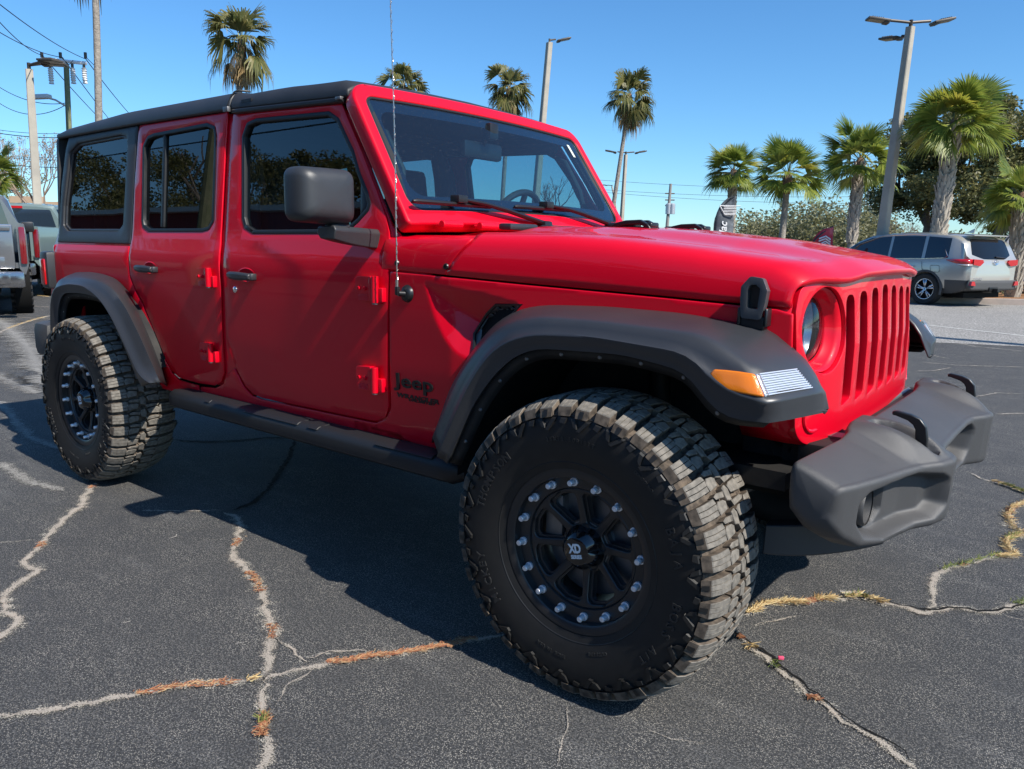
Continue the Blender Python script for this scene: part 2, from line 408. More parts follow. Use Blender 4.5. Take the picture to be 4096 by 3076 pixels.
# base layer: red tub behind the panels, with the doors' gaps opening onto it
for sd_ in (-1, 1):
    base_out = bt(FA, [(440, 880), (1100, 752), (2130, 640)])+bt(FB, [(60, 720), (330, 1420)])+[(-.7, 1.13), (.40, 1.085), (.44, 1.0), (.33, .995), (.10, 1.03), (-.16, 1.03), (-.29, .98), (-.40, .85), (-.52, .62), (-.55, .56), (-.68, .545), (-2.2, .60), (-2.38, .74), (-2.53, .93), (-2.70, 1.04), (-3.1, 1.05), (-3.30, .97), (-3.34, .80), (-3.62, .80), (-3.64, 1.2)]
    holes = [off(ccw(SCOOP), -.004), off(ccw(FD_WIN), .006), off(ccw(RD_WIN), .006), off(ccw(HQ_WIN), .006)]
    panel('body_side', base_out, holes, extra=-.011, mt=RED, grid=.08, th=.012, bev=0, side=sd_)
    q = panel('quarter_panel', QP_OUT, (), side=sd_)
    rk = panel('rocker_panel', RK_OUT, (), side=sd_)
    fs = panel('fender_side', FS_OUT, [VENT], grid=.011, side=sd_, fn=lambda x, z, s_=sd_: (x, s_*(wy(x, z)-dent(x, z)), z), bev=.003, th=.012)
    ht = panel('hardtop_side', HQ_OUT, [HQ_WIN], mt=M['plastic'], side=sd_, th=.02, bev=.004)
    hg = panel('quarter_window', off(ccw(HQ_WIN), -.002), (), extra=-.020, mt=M['sideglass'], side=sd_, th=0, bev=0, grid=.12, parent=ht)
    ring = off(ccw(HQ_WIN), .013)
    panel('window_trim', ccw(HQ_WIN), [ring], extra=-.010, mt=M['flare'], side=sd_, th=.014, bev=.004, grid=0, parent=ht, gap=-.003)
    # doors
    for nm, out, win in (('front_door', FD_OUT, FD_WIN), ('rear_door', RD_OUT, RD_WIN)):
        d = panel(nm, out, [win], side=sd_, grid=.045)
        inner = off(ccw(win), .017 if nm == 'front_door' else .013)
        panel('window_seal', ccw(win), [inner], extra=.0015, mt=M['seal'], side=sd_, th=.03, bev=.004, grid=0, parent=d, gap=-.002)
        panel('door_window', off(ccw(win), .004), (), extra=-.014, mt=M['sideglass'] if nm == 'rear_door' else M['frontglass'], side=sd_, th=0, bev=0, grid=.12, parent=d)
        if nm == 'rear_door':
            bar = bt(FA, [(1022, 842), (1042, 838), (1028, 1440), (1006, 1440)])
            panel('window_divider', bar, (), extra=-.004, mt=M['seal'], side=sd_, th=.02, bev=.003, grid=0, parent=d)
        else:
            tri = bt(ZM, [(1187, 200), (1300, 560), (1345, 880), (1300, 1030), (1170, 1150)])
            panel('mirror_sail', tri, (), extra=-.008, mt=M['black'], side=sd_, th=.012, bev=.003, grid=0, parent=d)
        if nm == 'front_door': door_f = d
        else: door_r = d
        # handle
        hx, hz = bodyt(FA2(1548, 160)) if nm == 'front_door' else bodyt(FA2(943, 115))
        L = .155
        b = MB(); yy = wy(hx, hz)
        n = 24; rings = []
        for i in range(n+1):
            t = i/n; x = hx-L/2+L*t; o_ = .030+.010*math.sin(PI*t); tz = -.004*t
            hh = .015+.003*math.sin(PI*t)
            if t < .08 or t > .92: hh *= .8
            rings.append([(x, sd_*(yy+o_), hz+hh+tz), (x, sd_*(yy+o_+.008), hz+hh*.55+tz), (x, sd_*(yy+o_+.008), hz-hh*.55+tz), (x, sd_*(yy+o_), hz-hh+tz), (x, sd_*(yy+o_-.016), hz-hh*.7+tz), (x, sd_*(yy+o_-.016), hz+hh*.7+tz)])
        b.loft(rings, True, True)
        b.box((hx-L/2+.012, sd_*(yy+.012), hz), (.034, .030, .026), bev=.004); b.box((hx+L/2-.014, sd_*(yy+.012), hz-.004), (.036, .030, .028), bev=.004)
        hd = b.build('door_handle', M['flare'], d, mods=[BEV(.003, 2, 30)])
        # shallow cup behind the handle
        b = MB(); rg = []
        for k in range(28):
            a = 2*PI*k/28; rg.append((hx+.012+.062*math.cos(a), hz+.002+.030*math.sin(a)))
        prof = [(1.0, .0015), (.9, .0035), (.78, -.002+.002), (.0, .0012)]
        rings = [[(hx+.012+(p[0]-hx-.012)*s_, sd_*(wy(p[0], p[1])+o_), hz+(p[1]-hz)*s_) for p in rg] for s_, o_ in prof]
        b.loft(rings, True, False); b.build('handle_recess', RED, d, smooth=60)
        if nm == 'front_door':
            kx, kz = bodyt(FA2(1488, 250)); b = MB()
            b.lathe([(0, .006), (.010, .006), (.0115, .005), (.0135, .0035), (.0145, 0)], 24, (kx, 0, kz)); b.box((kx, -.0065, kz), (.0022, .002, .010), mi=0)
            b.xf(Matrix.Diagonal((1, -sd_, 1, 1))); b.xf(Matrix.Translation((0, sd_*(wy(kx, kz)+.001), 0)))
            b.build('key_lock', M['chrome'], d)
        # hinges
        hl = [bodyt(FB2(*p)) for p in ((205, 245), (205, 808))] if nm == 'front_door' else [bodyt(FA2(*p)) for p in ((1310, 170), (1325, 640))]
        for (gx_, gz_) in hl:
            b = MB(); y0 = wy(gx_, gz_); s = 1.0 if nm == 'front_door' else .88
            poly = [(-.048, .042), (.030, .046), (.040, .020), (.040, -.040), (-.034, -.044), (-.050, -.020)]
            poly = rnd([(gx_+u*s, gz_+v*s) for u, v in poly], .010, 3)
            b.prism(poly, 'y', sd_*(y0-.004), sd_*(y0+.024))
            b.box((gx_+.030*s, sd_*(y0+.014), gz_), (.022, .022, .082*s), bev=.005)
            b.tube([(gx_+.050*s, sd_*(y0+.022), gz_-.046*s), (gx_+.050*s, sd_*(y0+.022), gz_+.046*s)], .013, 16)
            b.box((gx_+.068*s, sd_*(y0+.008), gz_-.018), (.030, .022, .050), bev=.005)
            for k in range(5): b.box((gx_-.008, sd_*(y0+.0247), gz_-.020-.0045*k), (.050, .0022, .0018))
            h = b.build('door_hinge', RED, d, mods=[BEV(.005, 3, 40)])
            for u in (-.030, .002):
                b = MB(); b.lathe([(0, .0035), (.004, .0035), (.0042, .006), (.0068, .0055), (.0072, 0)], 16)
                b.xf(Matrix.Translation((gx_+u*s, sd_*(y0+.0245), gz_+.002)) @ Matrix.Diagonal((1, -sd_, 1, 1)))
                b.build('hinge_screw', RED, h)
            b = MB(); b.tube([(gx_+.050*s, sd_*(y0+.022), gz_-.046*s), (gx_+.050*s, sd_*(y0+.022), gz_-.051*s)], .010, 14); b.build('hinge_pin', M['grey'], h)

# ---- hood
def zc(x): return float(np.interp(x, [-1.0, -.7, -.26, -.08, .18, .33, .43, .50, .54], [1.316, 1.316, 1.313, 1.303, 1.278, 1.251, 1.231, 1.216, 1.208]))
def gx0(z): return float(np.interp(z, [.70, .98, 1.05, 1.15, 1.19], [.516, .514, .508, .499, .497]))
def gx(y, z): a = abs(y); return gx0(z)-.066*y*y-.5*max(0, a-.38)**2
def xf_(y): return gx(y, 1.18)+.022-.004*abs(y)
def section(x, t):
    """across the hood, t 0 (side seam) .. 1 (centre)"""
    W = wy(x, 1.15); zs = zseam(x); dr = float(np.interp(x, [.2, .45], [.034, .018])); top = zc(x)-dr
    k = [(0, 0), (.10, .30), (.20, .62), (.29, .84), (.38, .96), (.50, 1.0)]
    if t < .5:
        u = float(np.interp(t, [0, .08, .17, .25, .33, .42, .5], [0, .002, .008, .022, .050, .10, .16]))
        v = float(np.interp(t, [0, .08, .17, .25, .33, .42, .5], [0, .30, .58, .80, .935, .99, 1.0]))
        return W-u, zs+(top-zs)*v
    s = (t-.5)/.5; y = (W-.16)*(1-s)
    bul = .5-.5*math.cos(PI*min(1, max(0, (s-.08)/.42)))
    return y, top+dr*(.35*s+.65*bul)
def hood_pt(s, t, side):
    y0, _ = section(-.1, t)
    xr = -.645+.09*min(1, t/.25) if t < .25 else -.555-.045*(t-.25)/.75
    y, _ = section(0.2, t); q_ = min(1, max(0, (t-.02)/.26)); q_ = q_*q_*(3-2*q_); xf = .428*(1-q_)+xf_(y)*q_
    x = xr+(xf-xr)*s
    y, z = section(min(x, .50), t)
    # nose roll-off
    e = max(0, (x-(xf-.075))/.075)
    z -= .024*e*e*min(1, max(0, (t-.06)/.2))
    return (x, side*y, z)
rings = []
TS = [0, .04, .08, .12, .16, .20, .24, .28, .32, .36, .42, .5, .54, .58, .62, .66, .70, .74, .8, .86, .93]
for i in range(61):
    s = i/60; s = s if s < .9 else .9+(s-.9)
    row = [hood_pt(s, t, -1) for t in TS]+[hood_pt(s, 1, -1)]+[hood_pt(s, t, 1) for t in TS[::-1]]
    rings.append(row)
last = rings[-1]
NT = len(TS)
def lipf(p, i, dx, dz):
    t = TS[i] if i < NT else (1 if i == NT else TS[2*NT-i]); k = min(1, max(0, (t-.12)/.2)); sg = -1 if p[1] > 0 else 1
    return (p[0]+dx, p[1]+sg*dz*(1-k), p[2]-dz*k)
for dx, dz in ((.003, .004), (.002, .012), (-.004, .020), (-.015, .022)): rings.append([lipf(p, i, dx, dz) for i, p in enumerate(last)])
b = MB(); b.loft(rings, False)
hood = b.build('hood', RED, car, smooth=180); orient(hood, Vector((0, 0, 1)))
md = hood.modifiers.new('s', 'SOLIDIFY'); md.thickness = .012; md.offset = -1
# rubber footman loops / hood bumpers near the windshield
for (a, b_) in (((1790, 372), (2050, 372)),):
    pass
for yy in (.213, -.213):
    b = MB(); x0, z0 = -.28, zc(-.28)-.004
    p = [(x0-.085, z0-.004, .030), (x0-.05, z0+.014, .028), (x0-.01, z0+.022, .026), (x0+.045, z0+.024, .022), (x0+.075, z0+.010, .022), (x0+.088, z0-.006, .024)]
    for s_ in (-1, 1):
        b.loft([[(x, yy+s_*.026-.010, z), (x, yy+s_*.026+.010, z), (x, yy+s_*.026+.010, z-.016), (x, yy+s_*.026-.010, z-.016)] for x, z, w_ in p], True, True)
    b.box((x0-.062, yy, z0+.004), (.05, .058, .016), bev=.005); b.box((x0+.075, yy, z0+.006), (.024, .056, .018), bev=.005)
    b.box((x0-.03, yy, z0+.004), (.10, .05, .020)); b.box((x0, yy, z0-.004), (.17, .06, .010))
    b.build('hood_bracket', M['black'], hood, mods=[BEV(.003)])
# cowl panel between hood and windshield
rings = []
for x in np.linspace(-.945, -.648, 10):
    row = []
    for t in TS+[1]+[-q for q in TS[::-1]]:
        sd_ = -1 if t >= 0 and not (isinstance(t, float) and math.copysign(1, t) < 0) and t == abs(t) else 1
        tt = abs(t); y, z = section(x, tt)
        z = z-.012*(tt > .3)-.010*(tt > .5)
        xx = x+(.09*min(1, tt/.25)*(x+.945)/.297)
        row.append((xx, sd_*y, z))
    # second half mirrored explicitly
    n = len(TS); row = row[:n+1]+[(p[0], -p[1], p[2]) for p in row[:n][::-1]]
    rings.append(row)
b = MB(); b.loft(rings, False); cowl = b.build('cowl_panel', RED, car, smooth=60); orient(cowl, Vector((0, 0, 1)))
md = cowl.modifiers.new('s', 'SOLIDIFY'); md.thickness = .012; md.offset = -1
md = cowl.modifiers.new('b', 'BEVEL'); md.width = .004; md.segments = 2; md.limit_method = 'ANGLE'; md.angle_limit = rad(55)
for sd_ in (-1, 1):
    for fr in ((165, 650), (525, 675)):
        x, z = bodyt(R5(*fr)); b = MB(); b.lathe([(0, .002), (.004, .002), (.0045, .006), (.009, .0055), (.0105, .001), (.0112, 0)], 18)
        b.xf(Matrix.Translation((x, sd_*wy(x, z), z)) @ Matrix.Diagonal((1, -sd_, 1, 1))); b.build('cowl_screw', M['black'], cowl)
# black cowl vents
for (y0, y1, x0) in ((-.50, -.34, -.60), (-.28, -.02, -.585), (.03, .30, -.59), (.34, .5, -.60)):
    b = MB(); b.box(((x0-.02), (y0+y1)/2, zc(-.6)-.012), (.055, y1-y0, .022), bev=.008); b.build('cowl_vent', M['flare'], cowl)
# windshield hinge knuckles
for sd_ in (-1, 1):
    for yy in (.60, .40):
        b = MB(); b.tube([(-.78, sd_*(yy-.055), 1.307), (-.78, sd_*(yy+.045), 1.307)], .014, 16); b.box((-.80, sd_*yy, 1.303), (.04, .07, .016), bev=.005)
        b.build('windshield_hinge', RED, cowl, mods=[BEV(.003)])

# ---- windshield frame and glass
B0 = Vector((-.864, 0, 1.357)); E1 = (Vector((-1.132, 0, 1.759))-B0).normalized(); NW = Vector((E1.z, 0, -E1.x))
def wpt(y, v, o=0.): p = B0+E1*v+NW*(o+.022*(1-(y/.7)**2)); return (p.x, y, p.z)
HV = .483
outer = rnd([(-.748, -.060), (.748, -.060), (.724, HV+.055), (-.724, HV+.055)], [.02, .02, .085, .085], 8)
hole = rnd([(-.700, .0), (.700, .0), (.674, HV), (-.674, HV)], [.055, .055, .045, .045], 8)
b = sheet(outer, wpt, [hole], .03, .03); fr = b.build('windshield_frame', RED, car, smooth=60); orient(fr, NW)
md = fr.modifiers.new('s', 'SOLIDIFY'); md.thickness = .062; md.offset = -1
md = fr.modifiers.new('b', 'BEVEL'); md.width = .016; md.segments = 4; md.limit_method = 'ANGLE'; md.angle_limit = rad(50)
g_ = rnd([(-.696, .004), (.696, .004), (.670, HV-.004), (-.670, HV-.004)], [.05, .05, .04, .04], 8)
g_in = rnd([(-.655, .062), (.655, .062), (.634, HV-.055), (-.634, HV-.055)], .06, 8)
b = sheet(g_, lambda y, v: wpt(y, v, -.010), (), .08, .04); ws = b.build('windshield', M['screen'], car, smooth=180); orient(ws, NW)
b = sheet(g_, lambda y, v: wpt(y, v, -.0125), [g_in], 0, .04); o = b.build('windshield_border', M['frit'], ws, smooth=180); orient(o, NW)
g2 = off(ccw(g_), -.006)
b = sheet(g2, lambda y, v: wpt(y, v, -.006), [off(ccw(g_), .003)], 0, .04); o = b.build('windshield_rubber', M['seal'], ws, smooth=180); orient(o, NW)
md = o.modifiers.new('s', 'SOLIDIFY'); md.thickness = .006
b = sheet([(.585, HV-.115), (.605, HV-.115), (.598, HV-.045), (.578, HV-.045)], lambda y, v: wpt(y, v, -.0085)); o = b.build('windshield_sticker', mat('sticker', (.55, .62, .55), .5), ws)
# wipers
for (q0, q1, q2, q3) in ((( 280, 190), (620, 178), (860, 235), (1250, 358)), ((1030, 232), (1265, 222), (1440, 262), (1745, 368))):
    def hit(q, o=.03):
        d = Vector(ray(*R5(*q))); c = Vector(CAM); n = NW; P0 = B0+NW*(o+.018)
        t = (P0-c).dot(n)/d.dot(n); return c+d*t
    A, Bm, Cc, Dd = hit(q0, .012), hit(q1, .022), hit(q2, .014), hit(q3, .020)
    b = MB(); L = A.lerp(Cc, 1.0); up = Vector((0, 0, 1))
    b.tube([A, A.lerp(Cc, .04), A.lerp(Cc, .96), Cc], [.005, .011, .009, .004], 8, flat=.8)
    b.tube([A-NW*.008, Cc-NW*.008], .004, 6)
    bl = b.build('wiper_blade', M['black'], car)
    b = MB(); b.tube([Bm, Bm.lerp(Dd, .25)+NW*.012, Bm.lerp(Dd, .5)+NW*.012, Dd], [.011, .013, .015, .018], 8, flat=.6)
    b.box(Bm, (.045, .05, .028), bev=.006); b.box(Dd+Vector((.0, 0, -.012)), (.05, .055, .045), bev=.012)
    b.build('wiper_arm', M['black'], bl)

# ---- roof
zr = lambda x: float(np.interp(x, [-3.62, -3.47, -2.7, -1.9, -1.2], [1.768, 1.770, 1.776, 1.772, 1.752]))
zt = lambda x: float(np.interp(x, [-3.62, -3.5, -2.85, -1.97, -1.93, -1.86, -1.55, -1.26], [1.800, 1.822, 1.850, 1.848, 1.850, 1.834, 1.832, 1.822]))
def roof(x0, x1, n, front=False, nm='roof', mt=None, wav=0.):
    rings = []
    for i in range(n+1):
        t = i/n; x = x0+(x1-x0)*t; zz = zt(x); z0 = zr(x)
        sag = 0
        if front and t > .90: e = (t-.90)/.10; zz -= .028*e*e
        W = hw(z0)+.014
        pr = [(W-.02, z0-.002), (W, z0), (W+.001, z0+.022), (W-.006, (z0+zz)/2+.006), (W-.022, zz-.008), (W-.045, zz), (W-.10, zz+.005), (.45, zz+.014), (.25, zz+.019), (0, zz+.021)]
        if wav: pr = [(y, z+wav*math.sin(9*x+y*7)*math.sin(4.1*x+1)*(y < W-.03)) for y, z in pr]
        rings.append([(x, -y, z) for y, z in pr]+[(x, y, z) for y, z in pr[:-1][::-1]])
    b = MB(); b.loft(rings, False); b.f.append(list(range(len(rings[0])))); b.m.append(0); m0 = len(b.v)-len(rings[0]); b.f.append([m0+k for k in range(len(rings[0]))]); b.m.append(0)
    o = b.build(nm, mt, car, smooth=50)
    md = o.modifiers.new('b', 'BEVEL'); md.width = .006; md.segments = 2; md.limit_method = 'ANGLE'; md.angle_limit = rad(50)
    return o
r1 = roof(-3.60, -1.925, 30, False, 'hardtop_roof', M['plastic'])
r2 = roof(-1.915, -1.175, 24, True, 'folding_roof', M['soft'], .0016)
# ribs, strap and clips where the two roof pieces meet
for sd_ in (-1, 1):
    b = MB(); pts = []
    for k in range(9):
        y = .716-.09*k/8; z = 1.775+.078*math.sin(min(1, k/4)*PI/2)
        pts.append((-1.915-.02*math.cos(k*.4), sd_*y, z))
    b.tube(pts, .0045, 6); b.build('roof_strap', M['seal'], r2)
    b = MB(); b.loft([[(x, sd_*(hw(1.75)+.004), zr(x)-.022), (x, sd_*(hw(1.75)+.020), zr(x)-.016), (x, sd_*(hw(1.75)+.020), zr(x)-.002), (x, sd_*(hw(1.75)+.004), zr(x)+.004)] for x in np.linspace(-1.90, -1.20, 12)], True, True)
    b.build('roof_rail', M['black'], r2, mods=[BEV(.003)])
    b = MB(); b.box((-1.925, sd_*.722, 1.772), (.035, .016, .022), bev=.004); b.box((-1.215, sd_*.716, 1.748), (.03, .02, .012), bev=.003); b.build('roof_clip', M['grey'], r2)
    b = MB(); b.box((-1.80, sd_*.708, 1.797), (.07, .006, .012)); b.build('roof_tag', M['black'], r2)
# rear wall of the hardtop and tailgate
b = MB(); b.prism(rnd([(-.735, 1.19), (.735, 1.19), (.70, 1.79), (-.70, 1.79)], .04), 'x', -3.625, -3.600); b.build('rear_window_wall', M['plastic'], car)
b = MB(); b.prism(rnd([(-.64, 1.25), (.64, 1.25), (.62, 1.72), (-.62, 1.72)], .05), 'x', -3.640, -3.626); b.build('rear_window', M['sideglass'], car)
b = MB(); b.box((-3.62, 0, .95), (.05, 1.53, .50), bev=.02); b.build('tailgate', RED, car)
# spare wheel is hidden behind the body; tail lamps at the rear corners
for sd_ in (-1, 1):
    b = MB(); b.box((-3.655, sd_*.735, 1.058), (.10, .16, .205), bev=.022); tl = b.build('taillight_housing', M['flare'], car)
    b = MB(); b.box((-3.655, sd_*.797, 1.048), (.060, .052, .145), bev=.010); b.build('taillight', mat('tail_lens', (.50, .006, .008), .15, coat=1), tl)
b = MB(); b.box((-3.76, 0, .66), (.20, 1.66, .20), bev=.05); b.build('rear_bumper', M['bumper'], car)

# ---- grille
slots = []
PT = .1197
for k in range(-3, 4):
    y0 = k*PT-.034-.002; y1 = y0+.070
    zt_ = 1.140-.006*abs(k)
    slots.append(rnd([(y0, .815), (y1, .830), (y1+.004, 1.0), (y1, zt_), (y0, zt_), (y0-.002, 1.0)], [.008, .012, 0, .026, .026, 0], 4))
circ_ = lambda cy, cz, r, n=44: [(cy+r*math.cos(2*PI*i/n), cz+r*math.sin(2*PI*i/n)) for i in range(n)]
HLY, HLZ, HLR = .512, 1.034, .114
g_out = rnd([(-.622, .735), (.622, .735), (.645, .86), (.648, 1.09), (.630, 1.153), (.42, 1.177), (0, 1.186), (-.42, 1.177), (-.630, 1.153), (-.648, 1.09), (-.645, .86)], [.09, .09, .05, .05, .05, .1, .1, .1, .05, .05, .05], 6)
b = sheet(g_out, lambda y, z: (gx(y, z), y, z), slots+[circ_(-HLY, HLZ, HLR), circ_(HLY, HLZ, HLR)], .03, .022)
gr = b.build('grille', RED, car, smooth=60); orient(gr, Vector((1, 0, 0)))
md = gr.modifiers.new('s', 'SOLIDIFY'); md.thickness = .050; md.offset = -1; md.use_even_offset = False
md = gr.modifiers.new('b', 'BEVEL'); md.width = .009; md.segments = 3; md.limit_method = 'ANGLE'; md.angle_limit = rad(50)
# raised lip along the bottom edge of the grille
lip = [p for p in g_out if p[1] < .9]
lip = sorted([p for p in off(ccw(g_out), .035) if p[1] < 1.0], key=lambda p: math.atan2(p[1]-1.05, p[0]))
b = MB(); b.tube([(gx(y, z)+.001, y, z) for y, z in lip], .006, 8); b.build('grille_lip', RED, gr)
b = MB(); b.box((.39, 0, .955), (.02, 1.16, .36)); b.build('radiator_mesh', M['dark'], gr)
# body-coloured returns beside the grille
for sd_ in (-1, 1):
    rings = []
    for z in np.linspace(.735, 1.155, 16):
        e = .03*(1 if .78 < z < 1.12 else 0)
        yo = float(np.interp(z, [.735, .80, .86, 1.09, 1.155], [.585, .635, .645, .648, .612]))
        rings.append([(gx(yo, z)-.006, sd_*(yo-.008), z), (gx(yo, z)-.016, sd_*(yo+.001), z), (gx(yo, z)-.05, sd_*(yo+.006), z), (.30, sd_*(yo-.002), z)])
    b = MB(); b.loft(rings, False); o = b.build('grille_side', RED, gr, smooth=60)
    md = o.modifiers.new('s', 'SOLIDIFY'); md.thickness = .006
# headlights
for sd_ in (-1, 1):
    cy, cz = sd_*HLY, HLZ; x0 = gx(HLY, HLZ)
    b = MB()
    prof = [(HLR-.002, -.012), (HLR-.008, -.030), (.098, -.050), (.092, -.056)]
    rg = []
    for r_, dx in prof: rg.append([(gx(cy+r_*math.cos(a), cz+r_*math.sin(a))+dx, cy+r_*math.cos(a), cz+r_*math.sin(a)) for a in [2*PI*i/44 for i in range(44)]])
    b.loft(rg, True); o = b.build('headlight_bezel', RED, gr, smooth=60)
    md = o.modifiers.new('s', 'SOLIDIFY'); md.thickness = .004
    b = MB(); b.lathe([(0, .0), (.02, -.001), (.045, -.004), (.07, -.011), (.086, -.022), (.092, -.034)], 40, (x0-.022, cy, cz), 'X')
    hl = b.build('headlight', M['lens'], gr, smooth=180)
    b = MB(); b.lathe([(0, -.055), (.030, -.05), (.060, -.035), (.084, -.012), (.090, -.005)], 36, (x0-.062, cy, cz), 'X'); b.build('headlight_reflector', mat('reflector', (.35, .36, .38), .18, .9), hl)
    b = MB(); b.lathe([(0, .012), (.018, .010), (.030, .0), (.034, -.02), (.034, -.03)], 24, (x0-.075, cy, cz+.03), 'X'); b.lathe([(0, .012), (.018, .010), (.030, .0), (.034, -.02), (.034, -.03)], 24, (x0-.075, cy, cz-.035), 'X'); b.build('headlight_projector', M['chrome'], hl)
# hood latches
for sd_ in (-1, 1):
    lx, lz = .350, 1.118; y0 = wy(lx, 1.12)+.004
    o_poly = rnd([(-.030, -.050), (.022, -.052), (.030, -.012), (.034, .022), (.020, .052), (-.012, .056), (-.034, .030), (-.034, -.004)], .008, 3)
    i_poly = rnd([(-.015, -.024), (.012, -.026), (.016, .026), (.004, .036), (-.012, .034), (-.017, .020)], .005, 3)
    b = sheet([(lx+u, lz+v) for u, v in o_poly], lambda x, z: (x, sd_*(y0+.030-.05*max(0, z-lz-.02)), z), [[(lx+u, lz+v) for u, v in i_poly]], 0, .02)
    o = b.build('hood_latch', M['latch'], car, smooth=60); orient(o, NEG if sd_ < 0 else POS)
    md = o.modifiers.new('s', 'SOLIDIFY'); md.thickness = .022; md.offset = -1
    md = o.modifiers.new('b', 'BEVEL'); md.width = .006; md.segments = 3; md.limit_method = 'ANGLE'; md.angle_limit = rad(50)
    b = MB(); b.box((lx-.002, sd_*(y0+.008), lz-.062), (.064, .030, .034), bev=.004); b.box((lx-.036, sd_*(y0+.012), lz-.046), (.008, .034, .046), bev=.003); b.box((lx+.034, sd_*(y0+.012), lz-.046), (.008, .034, .046), bev=.003)
    b.box((lx, sd_*(y0+.006), lz+.005), (.034, .012, .06)); b.build('latch_base', M['black'], o, mods=[BEV(.002)])
# fender vent
for sd_ in (-1, 1):
    vp = off(ccw(VENT), -.004)
    fnv = lambda x, z, e=0., s_=sd_: (x, s_*(wy(x, z)-dent(x, z)-.003+e), z)
    hx_ = []
    a = .0125
    for i in range(-2, 22):
        for j in range(-2, 24):
            cx_ = -.56+i*a*1.5; cz_ = .885+j*a*.92+(i % 2)*a*.46
            cell = [(cx_+a*.66*math.cos(q*PI/3), cz_+a*.38*math.sin(q*PI/3)) for q in range(6)]
            if all(inside(c, off(ccw(vp), .005)) for c in cell): hx_.append(cell)
    b = sheet(vp, fnv, hx_, 0, .05); o = b.build('fender_vent', M['latch'], car, smooth=40); orient(o, NEG if sd_ < 0 else POS)
    md = o.modifiers.new('s', 'SOLIDIFY'); md.thickness = .006; md.offset = -1
    b = MB(); b.tube([fnv(x, z, .002) for x, z in vp+[vp[0]]], .0055, 6); b.build('vent_frame', M['black'], o)
    b = sheet(vp, lambda x, z: fnv(x, z, -.012), (), 0, .05); b.build('vent_backing', M['dark'], o)

# ---- badges on the fender: raised letters on the body side (near side and far side)
def badge(txt, q, size, depth, sp, bold, shear, sx=1.0, parent=car, name='badge', m=None, slope=0.0, res=3):
    x0, z0 = bodyt(FB2(*q))
    for sd_ in (-1, 1):
        def fn(u, v, d):
            x = x0+u*sx if sd_ < 0 else x0+W_-u*sx
            z = z0+v+slope*(u*sx); return (x, sd_*(wy(x, z)+.0005+d), z)
        W_ = 0.19
        text_mb(txt, size, depth, fn, sp, bold, shear=shear, res=res).build(name, m or M['badge'], parent, smooth=30)
badge('Jeep', (372, 857), .068, .005, 1.06, .0014, 0, 1.50, name='maker_badge')
badge('WRANGLER', (377, 925), .0215, .002, 1.05, .0009, .12, 1.68, name='model_badge')
badge('UNLIMITED', (452, 953), .0125, .002, 1.1, .0004, .12, 1.80, name='model_badge')
# ---- fender flares
def resample(L, n):
    P = np.array(L, float); d = np.r_[0, np.cumsum(np.sqrt((np.diff(P, axis=0)**2).sum(1)))]; t = np.linspace(0, d[-1], n)
    return [tuple(np.interp(t, d, P[:, k]) for k in range(P.shape[1])) for t in t]
def withy(L, y): return [(x, y, z) for x, z in L]
def smoothrow(P, it=3):
    P = [np.array(p) for p in P]
    for _ in range(it): P = [P[0]]+[P[i]*.5+(P[i-1]+P[i+1])*.25 for i in range(1, len(P)-1)]+[P[-1]]
    return [tuple(p) for p in P]
NF = 40
top = [bodyt(FB2(*q), .0) for q in ((590, 1220), (700, 880), (850, 630), (1000, 450), (1150, 370), (1300, 345), (1700, 355), (2212, 400))]+[bodyt(FC2(*q)) for q in ((200, 425), (420, 460))]
A_ = smoothrow(resample([(x, -(wy(x, z)-.004), z) for x, z in top]+[(.37, -.668, 1.045)], NF), 2)
C1 = smoothrow(resample([(x, -.905-.006*(z > .8), z) for x, z in yl(FB2, ((600, 1180), (760, 820), (850, 680), (960, 540), (1090, 450), (1290, 425), (1700, 460), (2212, 530)), -.905)+yl(FC2, ((180, 540), (300, 610), (400, 690)), -.91)]+[(.430, -.912, .975)], NF), 2)
C2 = smoothrow(resample([(x, -.935, z) for x, z in yl(FB2, ((640, 1300), (790, 950), (900, 740), (1000, 620), (1110, 560), (1250, 530), (1600, 545), (2212, 650)), -.935)]+[(.350, -.935, .950), (.40, -.935, .918), (.487, -.928, .907)], NF), 2)
LO = smoothrow(resample([(x, -.930, z) for x, z in yl(FB2, ((690, 1350), (850, 990), (960, 820), (1100, 680), (1250, 620), (1800, 660)), -.93)]+[(.285, -.93, .952), (.325, -.93, .905), (.372, -.93, .862), (.40, -.928, .852), (.489, -.922, .857)], NF), 2)
fA = [(.400, -.662, 1.030), (.440, -.652, 1.000), (.475, -.640, .968), (.502, -.636, .930), (.512, -.640, .905)]
fC1 = [(.448, -.860, .973), (.466, -.800, .970), (.484, -.745, .965), (.503, -.700, .948), (.522, -.665, .912)]
fC2 = [(.505, -.880, .908), (.522, -.815, .909), (.535, -.755, .909), (.540, -.705, .906), (.536, -.665, .896)]
fLO = [(.505, -.880, .857), (.522, -.815, .856), (.535, -.755, .855), (.541, -.705, .852), (.538, -.665, .848)]
rowsF = [A_+fA, C1+fC1, C2+fC2, LO+fLO]
